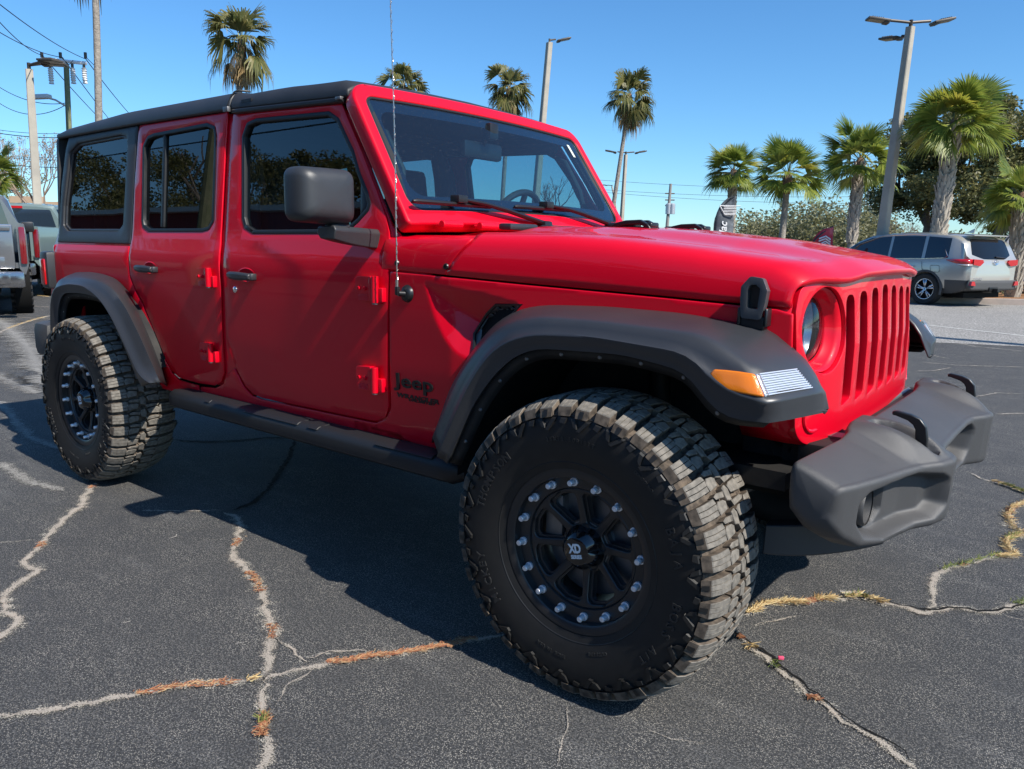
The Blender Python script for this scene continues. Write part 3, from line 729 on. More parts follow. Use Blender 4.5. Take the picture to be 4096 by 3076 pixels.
# rear flare
def rr(L, fr, y): return [(x, y, z) for x, z in yl(fr, L, y)]
rA = smoothrow(resample([(x, -(wy(x, z)-.004), z) for x, z in [bodyt(FA2(*q)) for q in ((1055, 862), (1040, 790), (975, 600), (900, 425), (820, 270), (735, 180), (640, 148), (560, 137), (480, 140))]]+[(-3.36, -.76, 1.07), (-3.47, -.755, .98), (-3.50, -.75, .87), (-3.505, -.75, .76)], NF), 2)
rC1 = smoothrow(resample(rr(((1015, 835), (960, 700), (880, 520), (790, 340), (700, 235), (600, 190), (500, 178), (420, 190)), FA2, -.90)+[(-3.245, -.90, 1.035), (-3.32, -.90, .97), (-3.35, -.90, .88), (-3.36, -.90, .76)], NF), 2)
rC2 = smoothrow(resample(rr(((955, 838), (885, 790), (810, 620), (725, 440), (655, 325), (590, 262), (530, 225), (440, 215), (385, 228)), FA2, -.93)+[(-3.235, -.93, .98), (-3.285, -.93, .90), (-3.31, -.93, .76)], NF), 2)
rLO = smoothrow(resample(rr(((895, 862), (862, 805), (785, 610), (700, 425), (640, 320), (580, 285), (480, 270), (400, 272)), FA2, -.925)+[(-3.19, -.925, .93), (-3.235, -.925, .86), (-3.25, -.925, .76)], NF), 2)
rowsR = [rA, rC1, rC2, rLO]
def flare(rows, name, side):
    R = [np.array(r) for r in rows]
    lay = [R[0], R[0]*.82+R[1]*.18+np.array([0, 0, .004]), R[0]*.45+R[1]*.55+np.array([0, 0, .006]), R[0]*.10+R[1]*.90+np.array([0, 0, .002]), R[1]*.93+R[2]*.07, R[1]*.55+R[2]*.45, R[1]*.10+R[2]*.90, R[2]+np.array([0, -.009, .001]), R[2]*.90+R[3]*.10+np.array([0, -.010, 0]), R[2]*.5+R[3]*.5, R[2]*.08+R[3]*.92, R[3]*1.0, R[3]+np.array([0, .03, .004])]
    lay = [[(float(p[0]), float(p[1])*(-side), float(p[2])) for p in L] for L in lay]
    b = MB(); b.loft(lay, False); nn = len(lay[0])
    b.f.append([i*nn+nn-1 for i in range(len(lay))]); b.m.append(0)
    o = b.build(name, M['flare'], car, smooth=70)
    me = o.data; s = sum(p.normal.z*p.area for p in me.polygons)
    if s < 0: me.flip_normals()
    md = o.modifiers.new('s', 'SOLIDIFY'); md.thickness = .006; md.offset = -1
    # inner lip strip with screws inside the arch
    L3 = [(x, y*(-side), z) for x, y, z in rows[3]][:NF]
    return o, L3
for sd_ in (-1, 1):
    f1, L3 = flare(rowsF, 'front_flare', sd_)
    f2, L4 = flare(rowsR, 'rear_flare', sd_)
    for fl_, L, cx in ((f1, L3, 0.0), (f2, L4, -3.008)):
        ins = []
        for x, y, z in L:
            dx, dz = cx-x, .42-z; l = math.hypot(dx, dz); ins.append((x+dx/l*.03, y*.965, z+dz/l*.03))
        b = MB(); b.loft([[(x, y*.985, z) for x, y, z in L], ins], False); o = b.build('flare_lip', M['under'], fl_, smooth=60)
        md = o.modifiers.new('s', 'SOLIDIFY'); md.thickness = .004
        for i in range(3, len(L)-1, 4):
            x, y, z = ins[i]; x = (x+L[i][0])/2; z = (z+L[i][2])/2; y = (y+L[i][1]*.985)/2
            b = MB(); b.lathe([(0, .004), (.004, .0038), (.0058, .001), (.006, -.002)], 12); b.xf(Matrix.Translation((x, y, z)) @ Matrix.Diagonal((1, -sd_, 1, 1)))
            b.build('flare_screw', M['grey'], fl_)
    # marker lamp in the front flare
    R = [np.array(r) for r in rowsF]
    def patch(i0, i1, a0, a1, push, taper=None):
        rows = []
        for a in np.linspace(a0, a1, 9):
            row = []
            for i in np.linspace(i0, i1, 14):
                k = int(min(i, len(R[1])-2)); f = i-k
                p = (R[1][k]*(1-f)+R[1][k+1]*f)*(1-a)+(R[2][k]*(1-f)+R[2][k+1]*f)*a
                row.append(p)
            rows.append(row)
        return rows
    def lamp(pts, mtl, nm, par, push=.006):
        rows = [[(float(p[0])+push*.6, (float(p[1])-push*.8)*(-sd_), float(p[2])+push*.2) for p in r] for r in pts]
        b = MB(); b.loft(rows, False); o = b.build(nm, mtl, par, smooth=60); orient(o, Vector((.5, sd_, .3)))
        md = o.modifiers.new('s', 'SOLIDIFY'); md.thickness = .012; md.offset = -1
        md = o.modifiers.new('b', 'BEVEL'); md.width = .004; md.segments = 3; md.limit_method = 'ANGLE'; md.angle_limit = rad(45)
        return o
    amber_q = [(.342, -.928, .950), (.356, -.918, .962), (.438, -.912, .962), (.455, -.916, .945), (.470, -.926, .915), (.450, -.932, .914), (.400, -.934, .924), (.366, -.933, .938)]
    def quad(P, n, m):
        a, b_, c, d = [np.array(p) for p in P]
        return [[(a*(1-u)+b_*u)*(1-v)+(d*(1-u)+c*u)*v for u in np.linspace(0, 1, n)] for v in np.linspace(0, 1, m)]
    am = lamp([[np.array(p) for p in [(.352, -.930, .965), (.380, -.925, .966), (.41, -.921, .966), (.434, -.919, .965), (.444, -.915, .964)]],
               [np.array(p) for p in [(.343, -.932, .954), (.378, -.929, .953), (.41, -.927, .952), (.442, -.924, .951), (.453, -.917, .950)]],
               [np.array(p) for p in [(.356, -.936, .938), (.385, -.934, .937), (.415, -.932, .936), (.450, -.929, .935), (.462, -.921, .934)]],
               [np.array(p) for p in [(.385, -.938, .922), (.405, -.937, .920), (.43, -.936, .918), (.460, -.933, .917), (.474, -.925, .916)]]],
              mat('amber_lens', (.80, .20, .004), .15, coat=.8, bump=(700, .5, .0012)), 'side_marker', f1, .008)
    lamp(quad([(.446, -.912, .964), (.486, -.762, .963), (.524, -.742, .916), (.476, -.922, .916)], 12, 8), mat('turn_lens', (.60, .64, .67), .14, .45, coat=1), 'turn_signal', f1, .008)
    # ribs of the clear lens
    b = MB()
    for v in np.linspace(.05, .95, 10):
        a = np.array((.446, -.912, .964))*(1-v)+np.array((.476, -.922, .916))*v; c = np.array((.486, -.762, .963))*(1-v)+np.array((.524, -.742, .916))*v
        a = a+(.008, -.008, .003); c = c+(.008, -.008, .003)
        a = a*.97+c*.03; c = a*.03+c*.97
        b.tube([(a[0], a[1]*(-sd_), a[2]), (c[0], c[1]*(-sd_), c[2])], .0016, 6)
    b.build('lens_rib', M['steel'], f1)
    # wheel arch liners
    for cx, ym in ((0.03, .30), (-2.98, .45)):
        rings = []
        for k in range(25):
            a0_ = .30 if cx > -1 else .08; a = PI*(a0_+(.98-a0_)*k/24); r_ = .535
            x = cx+r_*math.cos(a)*.95; z = .50+r_*math.sin(a)*.93
            if cx > -1: x = min(x, .44)
            rings.append([(x, sd_*.895, z), (x, sd_*.80, z+.01), (x, sd_*ym, z+.01)])
        b = MB(); b.loft(rings, False)
        o = b.build('wheel_arch_liner', M['under'], car, smooth=180)
    b = MB(); b.box((-.15, sd_*.42, .80), (1.1, .04, .26)); b.build('inner_fender', M['under'], car)

# ---- running boards
for sd_ in (-1, 1):
    x0, x1 = -2.36, -.52
    rings = []
    for t in np.linspace(0, 1, 40):
        x = x0+(x1-x0)*t; e = min(t, 1-t)*40
        h = .052 if e > 1 else .052*(.55+.45*e); yo = .845 if e > 1 else .845-.03*(1-e)
        zc_ = .512-.006*t
        rings.append([(x, sd_*.735, zc_+h*.75), (x, sd_*(yo-.03), zc_+h*.85), (x, sd_*(yo-.008), zc_+h*.62), (x, sd_*yo, zc_+h*.2), (x, sd_*(yo-.004), zc_-h*.5), (x, sd_*(yo-.03), zc_-h*.8), (x, sd_*.76, zc_-h*.8), (x, sd_*.735, zc_-h*.3)])
    b = MB(); b.loft(rings, True, True); rb = b.build('running_board', M['step'], car, smooth=50)
    for xa, xb in ((-2.02, -1.98), (-1.72, -1.36), (-1.30, -1.24), (-.92, -.64)):
        b = MB(); b.loft([[(x, sd_*.77, .554), (x, sd_*.826, .552), (x, sd_*.842, .542), (x, sd_*.80, .53)] for x in (xa, xb)], True, True); b.build('step_pad', M['step'], rb, mods=[BEV(.003)])
    b = MB()
    for x in (-2.15, -1.5, -.9): b.box((x, sd_*.72, .48), (.05, .16, .02)); b.box((x, sd_*.66, .52), (.05, .02, .1))
    b.build('step_bracket', M['under'], rb)

# ---- front bumper: one moulded skin, a fine grid with its pockets and hook slots pressed into it
def dist_in(y, z, poly):
    """distance to the edge, positive inside the polygon"""
    d = distp((y, z), poly); return d if inside((y, z), poly) else -d
def sm(t): t = max(0., min(1., t)); return t*t*(3-2*t)
P_FOG = rnd([(.50, .688), (.425, .680), (.392, .664), (.388, .592), (.43, .566), (.61, .542), (.69, .556), (.728, .60), (.728, .652), (.69, .676)], .02, 3)
P_LAMP = rnd([(.545, .668), (.545, .592), (.57, .567), (.66, .562), (.69, .590), (.69, .655), (.67, .664)], .015, 3)
P_MOUTH = rnd([(-.275, .690), (.275, .690), (.255, .60), (.22, .572), (-.22, .572), (-.255, .60)], .03, 3)
P_SLOT = rnd([(.592, .436), (.60, .402), (.64, .392), (.735, .392), (.762, .400), (.745, .422), (.68, .440), (.61, .450)], .012, 3)
_cache = {}
def bump_section(y):
    a = abs(y)
    I = lambda xs, ys: float(np.interp(a, xs, ys))
    xf = I([0, .20, .26, .31, .345, .385, .43, .48, .55, .65, .74, .80], [.742, .744, .752, .780, .793, .793, .776, .740, .714, .683, .650, .622])
    zf = I([0, .25, .36, .47, .80], [.713, .715, .718, .712, .702])
    zb = I([0, .28, .34, .37, .47, .50, .56, .80], [.776, .777, .786, .796, .796, .785, .764, .742])
    xb = I([0, .34, .36, .50, .52, .80], [.556, .556, .545, .545, .552, .500])
    zl = I([0, .25, .36, .60, .70, .76, .80], [.546, .546, .545, .520, .533, .565, .600])
    k = 1-sm((abs(a-.42)-.045)/.05)                     # the raised podium of the hook
    r = .013; pts = []
    NTOP, NFR = 44, 40
    for i in range(NTOP+1):
        f = i/NTOP; x = xb+.012+(xf-r-xb-.012)*f; p = 1.25+2.0*k
        z = zf+(zb-zf)*(1-f**p)
        if .36 < a < .47 and .57 < x < .78:
            d = dist_in(x, a, P_SLOT)
            if d > -.006: z -= .034*sm((d+.006)/.014)
        pts.append((x, z))
    zr0 = zf-r; zr1 = zl+r+.006
    for i in range(1, 5):
        t = i/5*PI/2; pts.append((xf-r+r*math.sin(t), zf-r+r*math.cos(t)))
    for i in range(NFR+1):
        f = i/NFR; z = zr0+(zr1-zr0)*f; x = xf-.006*f
        if .37 < a < .75:
            d = dist_in(a, z, P_FOG)
            if d > -.006: x -= .050*sm((d+.006)/(.020+.03*max(0, (a-.60)/.12)))
            d = dist_in(a, z, P_LAMP)
            if d > 0: x -= .035*sm(d/.008)
        if a < .29:
            d = dist_in(y, z, P_MOUTH)
            if d > -.006: x -= .075*sm((d+.006)/.024)
        pts.append((x, z))
    for i in range(1, 5):
        t = i/5*PI/2; pts.append((xf-.006-.019+.019*math.cos(t), zl+.019-.019*math.sin(t)))
    pts += [(xf-.05, zl-.001), ((xb+xf)/2, zl-.002), (xb+.03, zl+.01), (xb, zl+.04), (xb, (zl+zb)/2), (xb, zb-.02), (xb+.004, zb-.005)]
    return pts
ys = sorted(set([round(v, 5) for v in np.arange(-.80, .8001, .0042)]+[-.8, .8]))
rings = []
half = {}
for y in ys:
    key = round(abs(y), 4)
    if key not in half: half[key] = bump_section(key)
    q = half[key]; e = max(0, (abs(y)-.775)/.025)
    ins = .022*(1-math.sqrt(max(0, 1-e*e))); cx_ = sum(p[0] for p in q)/len(q); cz_ = .64
    ring = []
    for x, z in q:
        if ins > 0:
            dx, dz = x-cx_, z-cz_; l = math.hypot(dx, dz); x -= dx/l*ins; z -= dz/l*ins
        ring.append((x, y, z))
    rings.append(ring)
b = MB(); b.loft(rings, True, True)
bump = b.build('front_bumper', M['bumper'], car, smooth=50)
md = bump.modifiers.new('m', 'SMOOTH'); md.factor = .5; md.iterations = 2
for sd_ in (-1, 1):
    # fog lamp with its shroud
    b = MB(); b.lathe([(.047, .036), (.051, .030), (.050, .0), (.044, -.010), (.040, .02), (.043, .034)], 32, (.612, sd_*.618, .616), 'X')
    fo = b.build('fog_surround', M['bumper'], bump, smooth=40, mods=[BEV(.003)])
    b = MB(); b.lathe([(0, .012), (.02, .010), (.036, .004), (.044, -.006)], 28, (.622, sd_*.618, .616), 'X'); b.build('fog_lamp', mat('fog_glass', (.45, .48, .5), .06, .3, coat=1), bump, smooth=180)
    # tow hook: rises out of the bumper and curls back
    path = [(.715, .70), (.716, .76), (.712, .790), (.700, .806), (.682, .815), (.650, .822), (.640, .821)]
    wth = [.030, .030, .028, .024, .018, .013, .010]
    rings = []
    for i, (x, z) in enumerate(path):
        a = path[max(i-1, 0)]; c = path[min(i+1, len(path)-1)]; t = Vector((c[0]-a[0], c[1]-a[1])).normalized(); n = Vector((-t.y, t.x))*wth[i]*.5
        y = .4135
        rings.append([(x+n.x, sd_*(y-.008), z+n.y), (x+n.x, sd_*(y+.008), z+n.y), (x-n.x, sd_*(y+.008), z-n.y), (x-n.x, sd_*(y-.008), z-n.y)])
    b = MB(); b.loft(rings, True, True); b.build('tow_hook', M['black'], bump, mods=[BEV(.003)])
b = MB(); b.box((.50, 0, .69), (.10, 1.15, .10), bev=.01); b.box((.45, 0, .66), (.06, 1.0, .16)); b.build('bumper_beam', M['under'], bump)
b = MB(); b.box((.505, .05, .722), (.04, 1.05, .012)); b.tube([(.50, -.30, .735), (.50, .5, .735)], .016, 10); b.box((.52, -.44, .742), (.08, .06, .006)); b.build('radiator_support', M['grey'], bump)
# air dam under the bumper
for sd_ in (-1, 1):
    b = MB(); rings = []
    for t in np.linspace(0, 1, 12):
        x = .40+.26*t; y = .63-.08*t-.10*t*t; zt_ = .51+.03*t; zb_ = .43+.04*t*t
        rings.append([(x, sd_*y, zt_), (x, sd_*(y+.006), zb_), (x-.01, sd_*(y-.05), zb_-.004), (x-.01, sd_*(y-.06), zt_)])
    b.loft(rings, True, True); b.build('air_dam', M['flare'], bump, mods=[BEV(.004)])

# ---- door mirror
for sd_ in (-1, 1):
    mx_, my_, mz_ = -.975, .995, 1.385
    rings = []
    for dx, s in ((-.055, .93), (-.05, .98), (-.03, 1.0), (.010, 1.0), (.035, .93), (.052, .78), (.060, .55)):
        poly = rnd([(-.112*s, -.090*s), (.112*s, -.090*s+.006), (.112*s, .090*s-.004), (-.112*s, .090*s)], .033*s, 6)
        rings.append([(mx_+dx, sd_*(my_+u), mz_+v) for u, v in poly])
    b = MB(); b.loft(rings, True, True)
    if sd_ > 0: continue      # the far mirror is folded away out of sight
    mr = b.build('door_mirror', M['plastic'], door_f if sd_ > 0 else car, smooth=180)
    mr.modifiers.new('s', 'SUBSURF').render_levels = 1
    mr.parent = car
    b = MB(); b.prism(rnd([(-.096, -.076), (.096, -.076), (.096, .076), (-.096, .076)], .03), 'x', -.003, .003); b.xf(Matrix.Translation((mx_-.056, sd_*my_, mz_))); b.build('mirror_glass', M['chrome'], mr)
    b = MB(); rings = []
    for t in np.linspace(0, 1, 14):
        y = .745+.235*t; hh = .046*(1-.45*t**2); x = -1.025+.045*t; zz = 1.266+.008*t
        rings.append([(x-.040, sd_*y, zz+.016), (x+.040, sd_*y, zz+.020), (x+.050, sd_*y, zz+.006), (x+.040, sd_*y, zz-hh), (x-.030, sd_*y, zz-hh*.9), (x-.048, sd_*y, zz-.004)])
    b.loft(rings, True, True); b.box((mx_+.0, sd_*.935, 1.290), (.05, .07, .02), bev=.006)
    b.build('mirror_arm', M['plastic'], mr, smooth=40, mods=[BEV(.008, 3)])

# ---- antenna on the near fender side
b = MB(); ax_, az_ = bodyt(R5(238, 875)); y0 = -wy(ax_, az_)
b.lathe([(0, .016), (.010, .016), (.020, .014), (.026, .008), (.028, .003), (.030, 0)], 28, (ax_, y0, az_))
b.tube([(ax_, y0-.012, az_), (ax_-.008, y0-.034, az_+.002)], .010, 12); b.box((ax_-.010, y0-.036, az_+.010), (.014, .014, .03), bev=.004)
an = b.build('antenna_base', M['black'], car)
b = MB(); x0, z0 = ax_-.011, az_+.012
b.tube([(x0, y0-.036, z0), (x0, y0-.036, z0+.035)], .0055, 10)
b.tube([(x0, y0-.036, z0+.03), (x0-.006, y0-.036, z0+.5), (x0-.022, y0-.036, z0+1.02)], [.0022, .0020, .0016], 8)
hel = []
for i in range(500):
    t = i/499; a = t*2*PI*34; hel.append((x0-.022*t*t+.0028*math.cos(a), y0-.036+.0028*math.sin(a), z0+.035+t*.98))
b.tube(hel, .0008, 4)
b.build('antenna_mast', mat('mast', (.45, .42, .38), .25, .9), an)

# ---- interior seen through the glass
b = MB(); b.box((-2.2, 0, .62), (2.6, 1.46, .04)); b.box((-.80, 0, .95), (.04, 1.44, .62)); b.build('floor_pan', M['cabin'], car)
b = MB()
b.loft([[(x, y, z) for y in np.linspace(-.70, .70, 9)] for x, z in ((-.90, 1.335), (-1.02, 1.325), (-1.12, 1.30), (-1.18, 1.24), (-1.19, 1.05))], False)
b.box((-1.12, .36, 1.30), (.10, .34, .05), bev=.02); b.box((-1.16, 0, 1.16), (.06, .30, .20), bev=.02)
o = b.build('dashboard', M['cabin'], car); md = o.modifiers.new('s', 'SOLIDIFY'); md.thickness = .02
b = MB(); b.xf(Matrix.Identity(4)); pts = [(.185*math.cos(a), .185*math.sin(a), 0) for a in np.linspace(0, 2*PI, 41)]
b.tube(pts, .015, 10); b.tube([(-.18, 0, 0), (.18, 0, 0)], .014, 8); b.tube([(0, 0, 0), (0, -.18, 0)], .014, 8); b.lathe([(0, .02), (.06, .015), (.065, -.02)], 24, (0, 0, 0), 'Z')
b.xf(Matrix.Translation((-1.26, .37, 1.315)) @ Matrix.Rotation(rad(90), 4, 'Z') @ Matrix.Rotation(rad(-68), 4, 'X') @ Matrix.Rotation(PI, 4, 'Y'))
b.build('steering_wheel', mat('wheel_leather', (.03, .03, .032), .35), car)
def seat(x, y, w_=.50):
    b = MB()
    sq = lambda c, d, ry=0, bv=.05: b.box(c, d, Matrix.Rotation(ry, 4, 'Y'), bev=bv)
    sq((x, y, .86), (.52, w_, .15)); sq((x-.26, y, 1.16), (.13, w_-.02, .62), rad(-14), .055)
    st = b.build('seat', M['seat'], car, smooth=60)
    b = MB(); b.box((x-.37, y, 1.53), (.085, .27, .19), Matrix.Rotation(rad(-8), 4, 'Y'), bev=.042); b.tube([(x-.34, y-.06, 1.40), (x-.36, y-.06, 1.50)], .007, 8); b.tube([(x-.34, y+.06, 1.40), (x-.36, y+.06, 1.50)], .007, 8)
    b.build('headrest', M['seat'], st, smooth=60)
seat(-1.62, -.36); seat(-1.62, .36)
seat(-2.55, -.36, .56); seat(-2.55, .36, .56)
b = MB()
for sd_ in (-1, 1):
    pts = [(-1.22, sd_*.64, 1.72), (-1.55, sd_*.64, 1.745), (-1.98, sd_*.64, 1.74), (-2.7, sd_*.64, 1.73), (-3.15, sd_*.64, 1.70), (-3.30, sd_*.64, 1.55), (-3.36, sd_*.62, 1.15)]
    b.tube(pts, .032, 12)
    b.tube([(-2.00, sd_*.62, 1.73), (-1.96, sd_*.63, 1.60), (-1.93, sd_*.65, 1.2), (-1.93, sd_*.66, .7)], [.045, .06, .065, .07], 12)
    b.tube([(-1.16, sd_*.655, 1.74), (-1.02, sd_*.668, 1.54), (-.90, sd_*.69, 1.34)], .026, 10)
b.tube([(-2.02, -.64, 1.73), (-2.02, .64, 1.73)], .036, 12)
b.build('roll_bar', M['cabin'], car)
# grab handle on the far pillar and rear-view mirror
b = MB(); b.tube([(-1.17, .60, 1.66), (-1.12, .585, 1.64), (-1.03, .585, 1.50), (-1.02, .60, 1.44)], .013, 10); b.tube([(-1.17, -.60, 1.66), (-1.12, -.585, 1.64), (-1.03, -.585, 1.50), (-1.02, -.60, 1.44)], .013, 10); b.build('grab_handle', M['cabin'], car)
b = MB(); b.box((-1.155, 0, 1.635), (.035, .25, .072), bev=.022); b.tube([(-1.15, 0, 1.65), (-1.11, 0, 1.715)], .010, 8); b.box((-1.105, 0, 1.71), (.05, .06, .07), bev=.015)
b.build('rear_view_mirror', M['black'], car)
b = MB(); b.box((-2.4, 0, 1.795), (2.4, 1.28, .01)); b.build('headliner', M['cabin'], car)

# ---- chassis
b = MB()
for sd_ in (-1, 1):
    b.box((-1.5, sd_*.40, .60), (4.1, .07, .13), bev=.01)
    b.tube([(.02, sd_*.36, .43), (-.95, sd_*.33, .50)], .024, 10); b.tube([(.0, sd_*.45, .50), (-.02, sd_*.47, .90)], .032, 12)
    b.tube([(-3.0, sd_*.36, .43), (-2.1, sd_*.33, .50)], .024, 10)
    for k in range(7): b.lathe([(.055, -.006), (.062, 0), (.055, .006)], 20, (.06, sd_*.50, .50+.035*k), 'Z')
b.tube([(0, -.70, .43), (0, .70, .43)], .038, 14); b.tube([(-3.008, -.70, .43), (-3.008, .70, .43)], .042, 14)
b.lathe([(0, -.12), (.08, -.10), (.125, -.02), (.125, .02), (.08, .10), (0, .12)], 20, (.0, .18, .43), 'X'); b.lathe([(0, -.12), (.08, -.10), (.125, -.02), (.125, .02), (.08, .10), (0, .12)], 20, (-3.0, .05, .43), 'X')
b.tube([(.17, -.62, .46), (.20, .55, .47)], .019, 10); b.tube([(.13, -.40, .56), (.13, .45, .50)], .019, 10)
b.tube([(-.3, 0, .55), (-2.8, 0, .5)], .035, 10); b.box((-1.1, 0, .56), (.9, .35, .10), bev=.03); b.box((-2.0, .25, .58), (.9, .4, .16), bev=.03); b.box((-3.55, -.2, .62), (.25, .7, .16), bev=.05)
b.box((-.1, 0, .80), (.9, .7, .3)); b.box((-1.5, 0, .645), (3.9, 1.3, .05))
b.box((.42, 0, .66), (.05, 1.05, .20))
b.build('chassis', M['under'], car)
b = MB(); b.box((.37, -.44, .66), (.20, .12, .14), bev=.01); b.lathe([(.0, .001), (.035, .001), (.035, -.01)], 24, (.33, -.502, .66)); b.tube([(.30, -.46, .735), (.42, -.52, .70)], .010, 8); b.build('frame_horn', M['under'], car, mods=[])

# ---- wheels
RT, HZ, WY = .425, .426, .834
def tyre_mesh():
    b = MB()
    prof = [(.222, .100), (.232, .122), (.243, .128), (.262, .140), (.295, .153), (.335, .158), (.365, .154), (.388, .148), (.396, .140), (.402, .126), (.4065, .06), (.407, 0)]
    prof = prof+[(r, -t) for r, t in prof[:-1][::-1]]
    b.lathe([p for p in prof if p[1] > .1 and p[0] < .3965], 120, mi=0); b.lathe([p for p in prof if p[0] > .3955], 120, mi=2); b.lathe([p for p in prof if p[1] < -.1 and p[0] < .3965], 120, mi=0)
    for r_, t_ in ((.252, .134), (.3985, .1465)):
        b.lathe([(r_-.002, t_-.001), (r_, t_+.0022), (r_+.002, t_-.001)], 120, mi=0)
    def P(r, a, t): return (r*math.cos(a), -t, r*math.sin(a))
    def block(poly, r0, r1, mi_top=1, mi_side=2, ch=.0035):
        """poly in (arc metres, t); prism between radii with a chamfered top"""
        n = len(poly); cu = sum(p[0] for p in poly)/n; ct = sum(p[1] for p in poly)/n
        def ring(r, s): return [P(r, (cu+(u-cu)*s)/RT, ct+(t-ct)*s) for u, t in poly]
        w_ = max(max(abs(p[0]-cu) for p in poly), .001); s2 = 1-ch/w_
        A, B_, C = ring(r0, 1.06), ring(r1-.002, 1.0), ring(r1, s2)
        o = len(b.v); b.v += A+B_+C
        for i in range(n):
            j = (i+1) % n; b.f.append([o+i, o+j, o+n+j, o+n+i]); b.m.append(mi_side); b.f.append([o+n+i, o+n+j, o+2*n+j, o+2*n+i]); b.m.append(mi_top)
        b.f.append([o+2*n+i for i in range(n)]); b.m.append(mi_top)
    N = 43; pit = 2*PI*RT/N
    rnd_ = random.Random(3)
    for k in range(N):
        u0 = k*pit
        for s_ in (1, -1):
            uo = u0 if s_ > 0 else u0+pit*.5
            e = .150 if k % 2 == 0 else .141
            # shoulder block, split by two sipes
            u1 = lambda f: uo+pit*f*.91
            parts = [[(u1(.05), s_*.070), (u1(.00), s_*.108), (u1(.00), s_*e), (u1(.245), s_*e), (u1(.235), s_*.108), (u1(.285), s_*.070)],
                     [(u1(.30), s_*.070), (u1(.25), s_*.108), (u1(.26), s_*e), (u1(.505), s_*e), (u1(.495), s_*.108), (u1(.545), s_*.066)],
                     [(u1(.56), s_*.066), (u1(.51), s_*.108), (u1(.52), s_*e), (u1(.765), s_*e), (u1(.765), s_*.108), (u1(.81), s_*.072)]]
            for q in parts: block(q, .400, RT-.0006, ch=.0010)
            # each lug falls down the shoulder to the thin ring, with a notch in every other one
            o = len(b.v); nt_ = .30 if k % 2 else .0
            b.v += [P(RT-.0015, u1(.00)/RT, s_*e), P(RT-.0015, u1(.765)/RT, s_*e), P(.4005, u1(.74)/RT, s_*(e+.013)), P(.4005, u1(.03)/RT, s_*(e+.013)), P(.398, u1(.03)/RT, s_*.135), P(.398, u1(.74)/RT, s_*.135), P(.404, u1(.00)/RT, s_*.115), P(.404, u1(.765)/RT, s_*.115)]
            for f in ((0, 1, 2, 3), (3, 2, 5, 4), (0, 3, 4, 6), (1, 7, 5, 2)): b.f.append([o+i for i in f]); b.m.append(2)
            if k % 2 == 0: 
                o = len(b.v); f0, f1 = .26, .52
                b.v += [P(RT-.004, u1(f0)/RT, s_*(e+.004)), P(RT-.004, u1(f1)/RT, s_*(e+.004)), P(.404, u1(f1-.03)/RT, s_*(e+.016)), P(.404, u1(f0+.03)/RT, s_*(e+.016)), P(RT-.004, u1(f0)/RT, s_*(e-.01)), P(RT-.004, u1(f1)/RT, s_*(e-.01))]
                b.f += [[o, o+1, o+2, o+3]]; b.m += [0]
            # centre rows, interlocking
            q = [(u1(.02), s_*.066), (u1(.10), s_*.024), (u1(.45), s_*.018), (u1(.56), s_*.030), (u1(.60), s_*.058), (u1(.40), s_*.070)]
            block(q, .403, RT, ch=.002)
            q = [(u1(.70), s_*.060), (u1(.62), s_*.016), (u1(.88), s_*.010), (u1(.94), s_*.050), (u1(.85), s_*.066)]
            block(q, .403, RT, ch=.002)
    for k in range(N):
        u0 = k*pit+.3*pit; q = [(u0, -.012), (u0+.1*pit, .010), (u0+.62*pit, .012), (u0+.70*pit, -.006), (u0+.5*pit, -.014)]
        block(q, .403, RT, ch=.002)
    # sidewall biters
    def sb(polys, t0, h):
        for q in polys:
            n = len(q); cr = sum(p[0] for p in q)/n; ca = sum(p[1] for p in q)/n
            tt = lambda r: float(np.interp(r, [.335, .365, .388, .402, .415], [.158, .154, .148, .141, .125]))
            o = len(b.v); b.v += [P(r, a, tt(r)-.002) for r, a in q]+[P(cr+(r-cr)*.82, ca+(a-ca)*.82, tt(r)+h) for r, a in q]
            for i in range(n):
                j = (i+1) % n; b.f.append([o+i, o+j, o+n+j, o+n+i]); b.m.append(0)
            b.f.append([o+n+i for i in range(n)]); b.m.append(0)
    NB = 22
    for k in range(NB):
        a0 = 2*PI*k/NB; w_ = 2*PI/NB
        X = lambda r, f: (r, a0+w_*f)
        sb([[X(.395, .02), X(.395, .17), X(.354, .42), X(.350, .30)], [X(.395, .46), X(.395, .60), X(.368, .50), X(.360, .37), X(.372, .40)], [X(.395, .70), X(.395, .90), X(.380, .94), X(.374, .76)]], 0, .015)
    return b
tb = tyre_mesh()
tuck = lambda y: y*1.24 if y > 0 else (y if y > -.12 else -.12-(-y-.12)*.55)
tb.v = [(x, tuck(y), z) for x, y, z in tb.v]
def crown_(p):
    x, y, z = p; r = math.hypot(x, z); t = abs(y)/(1.24 if y > 0 else 1)
    if r < .30 or t < .055: return p
    k = 1-.048*min(1.3, (t-.055)/.075)**2*min(1, (r-.30)/.11); return (x*k, y, z*k)
tb.v = [crown_(p) for p in tb.v]
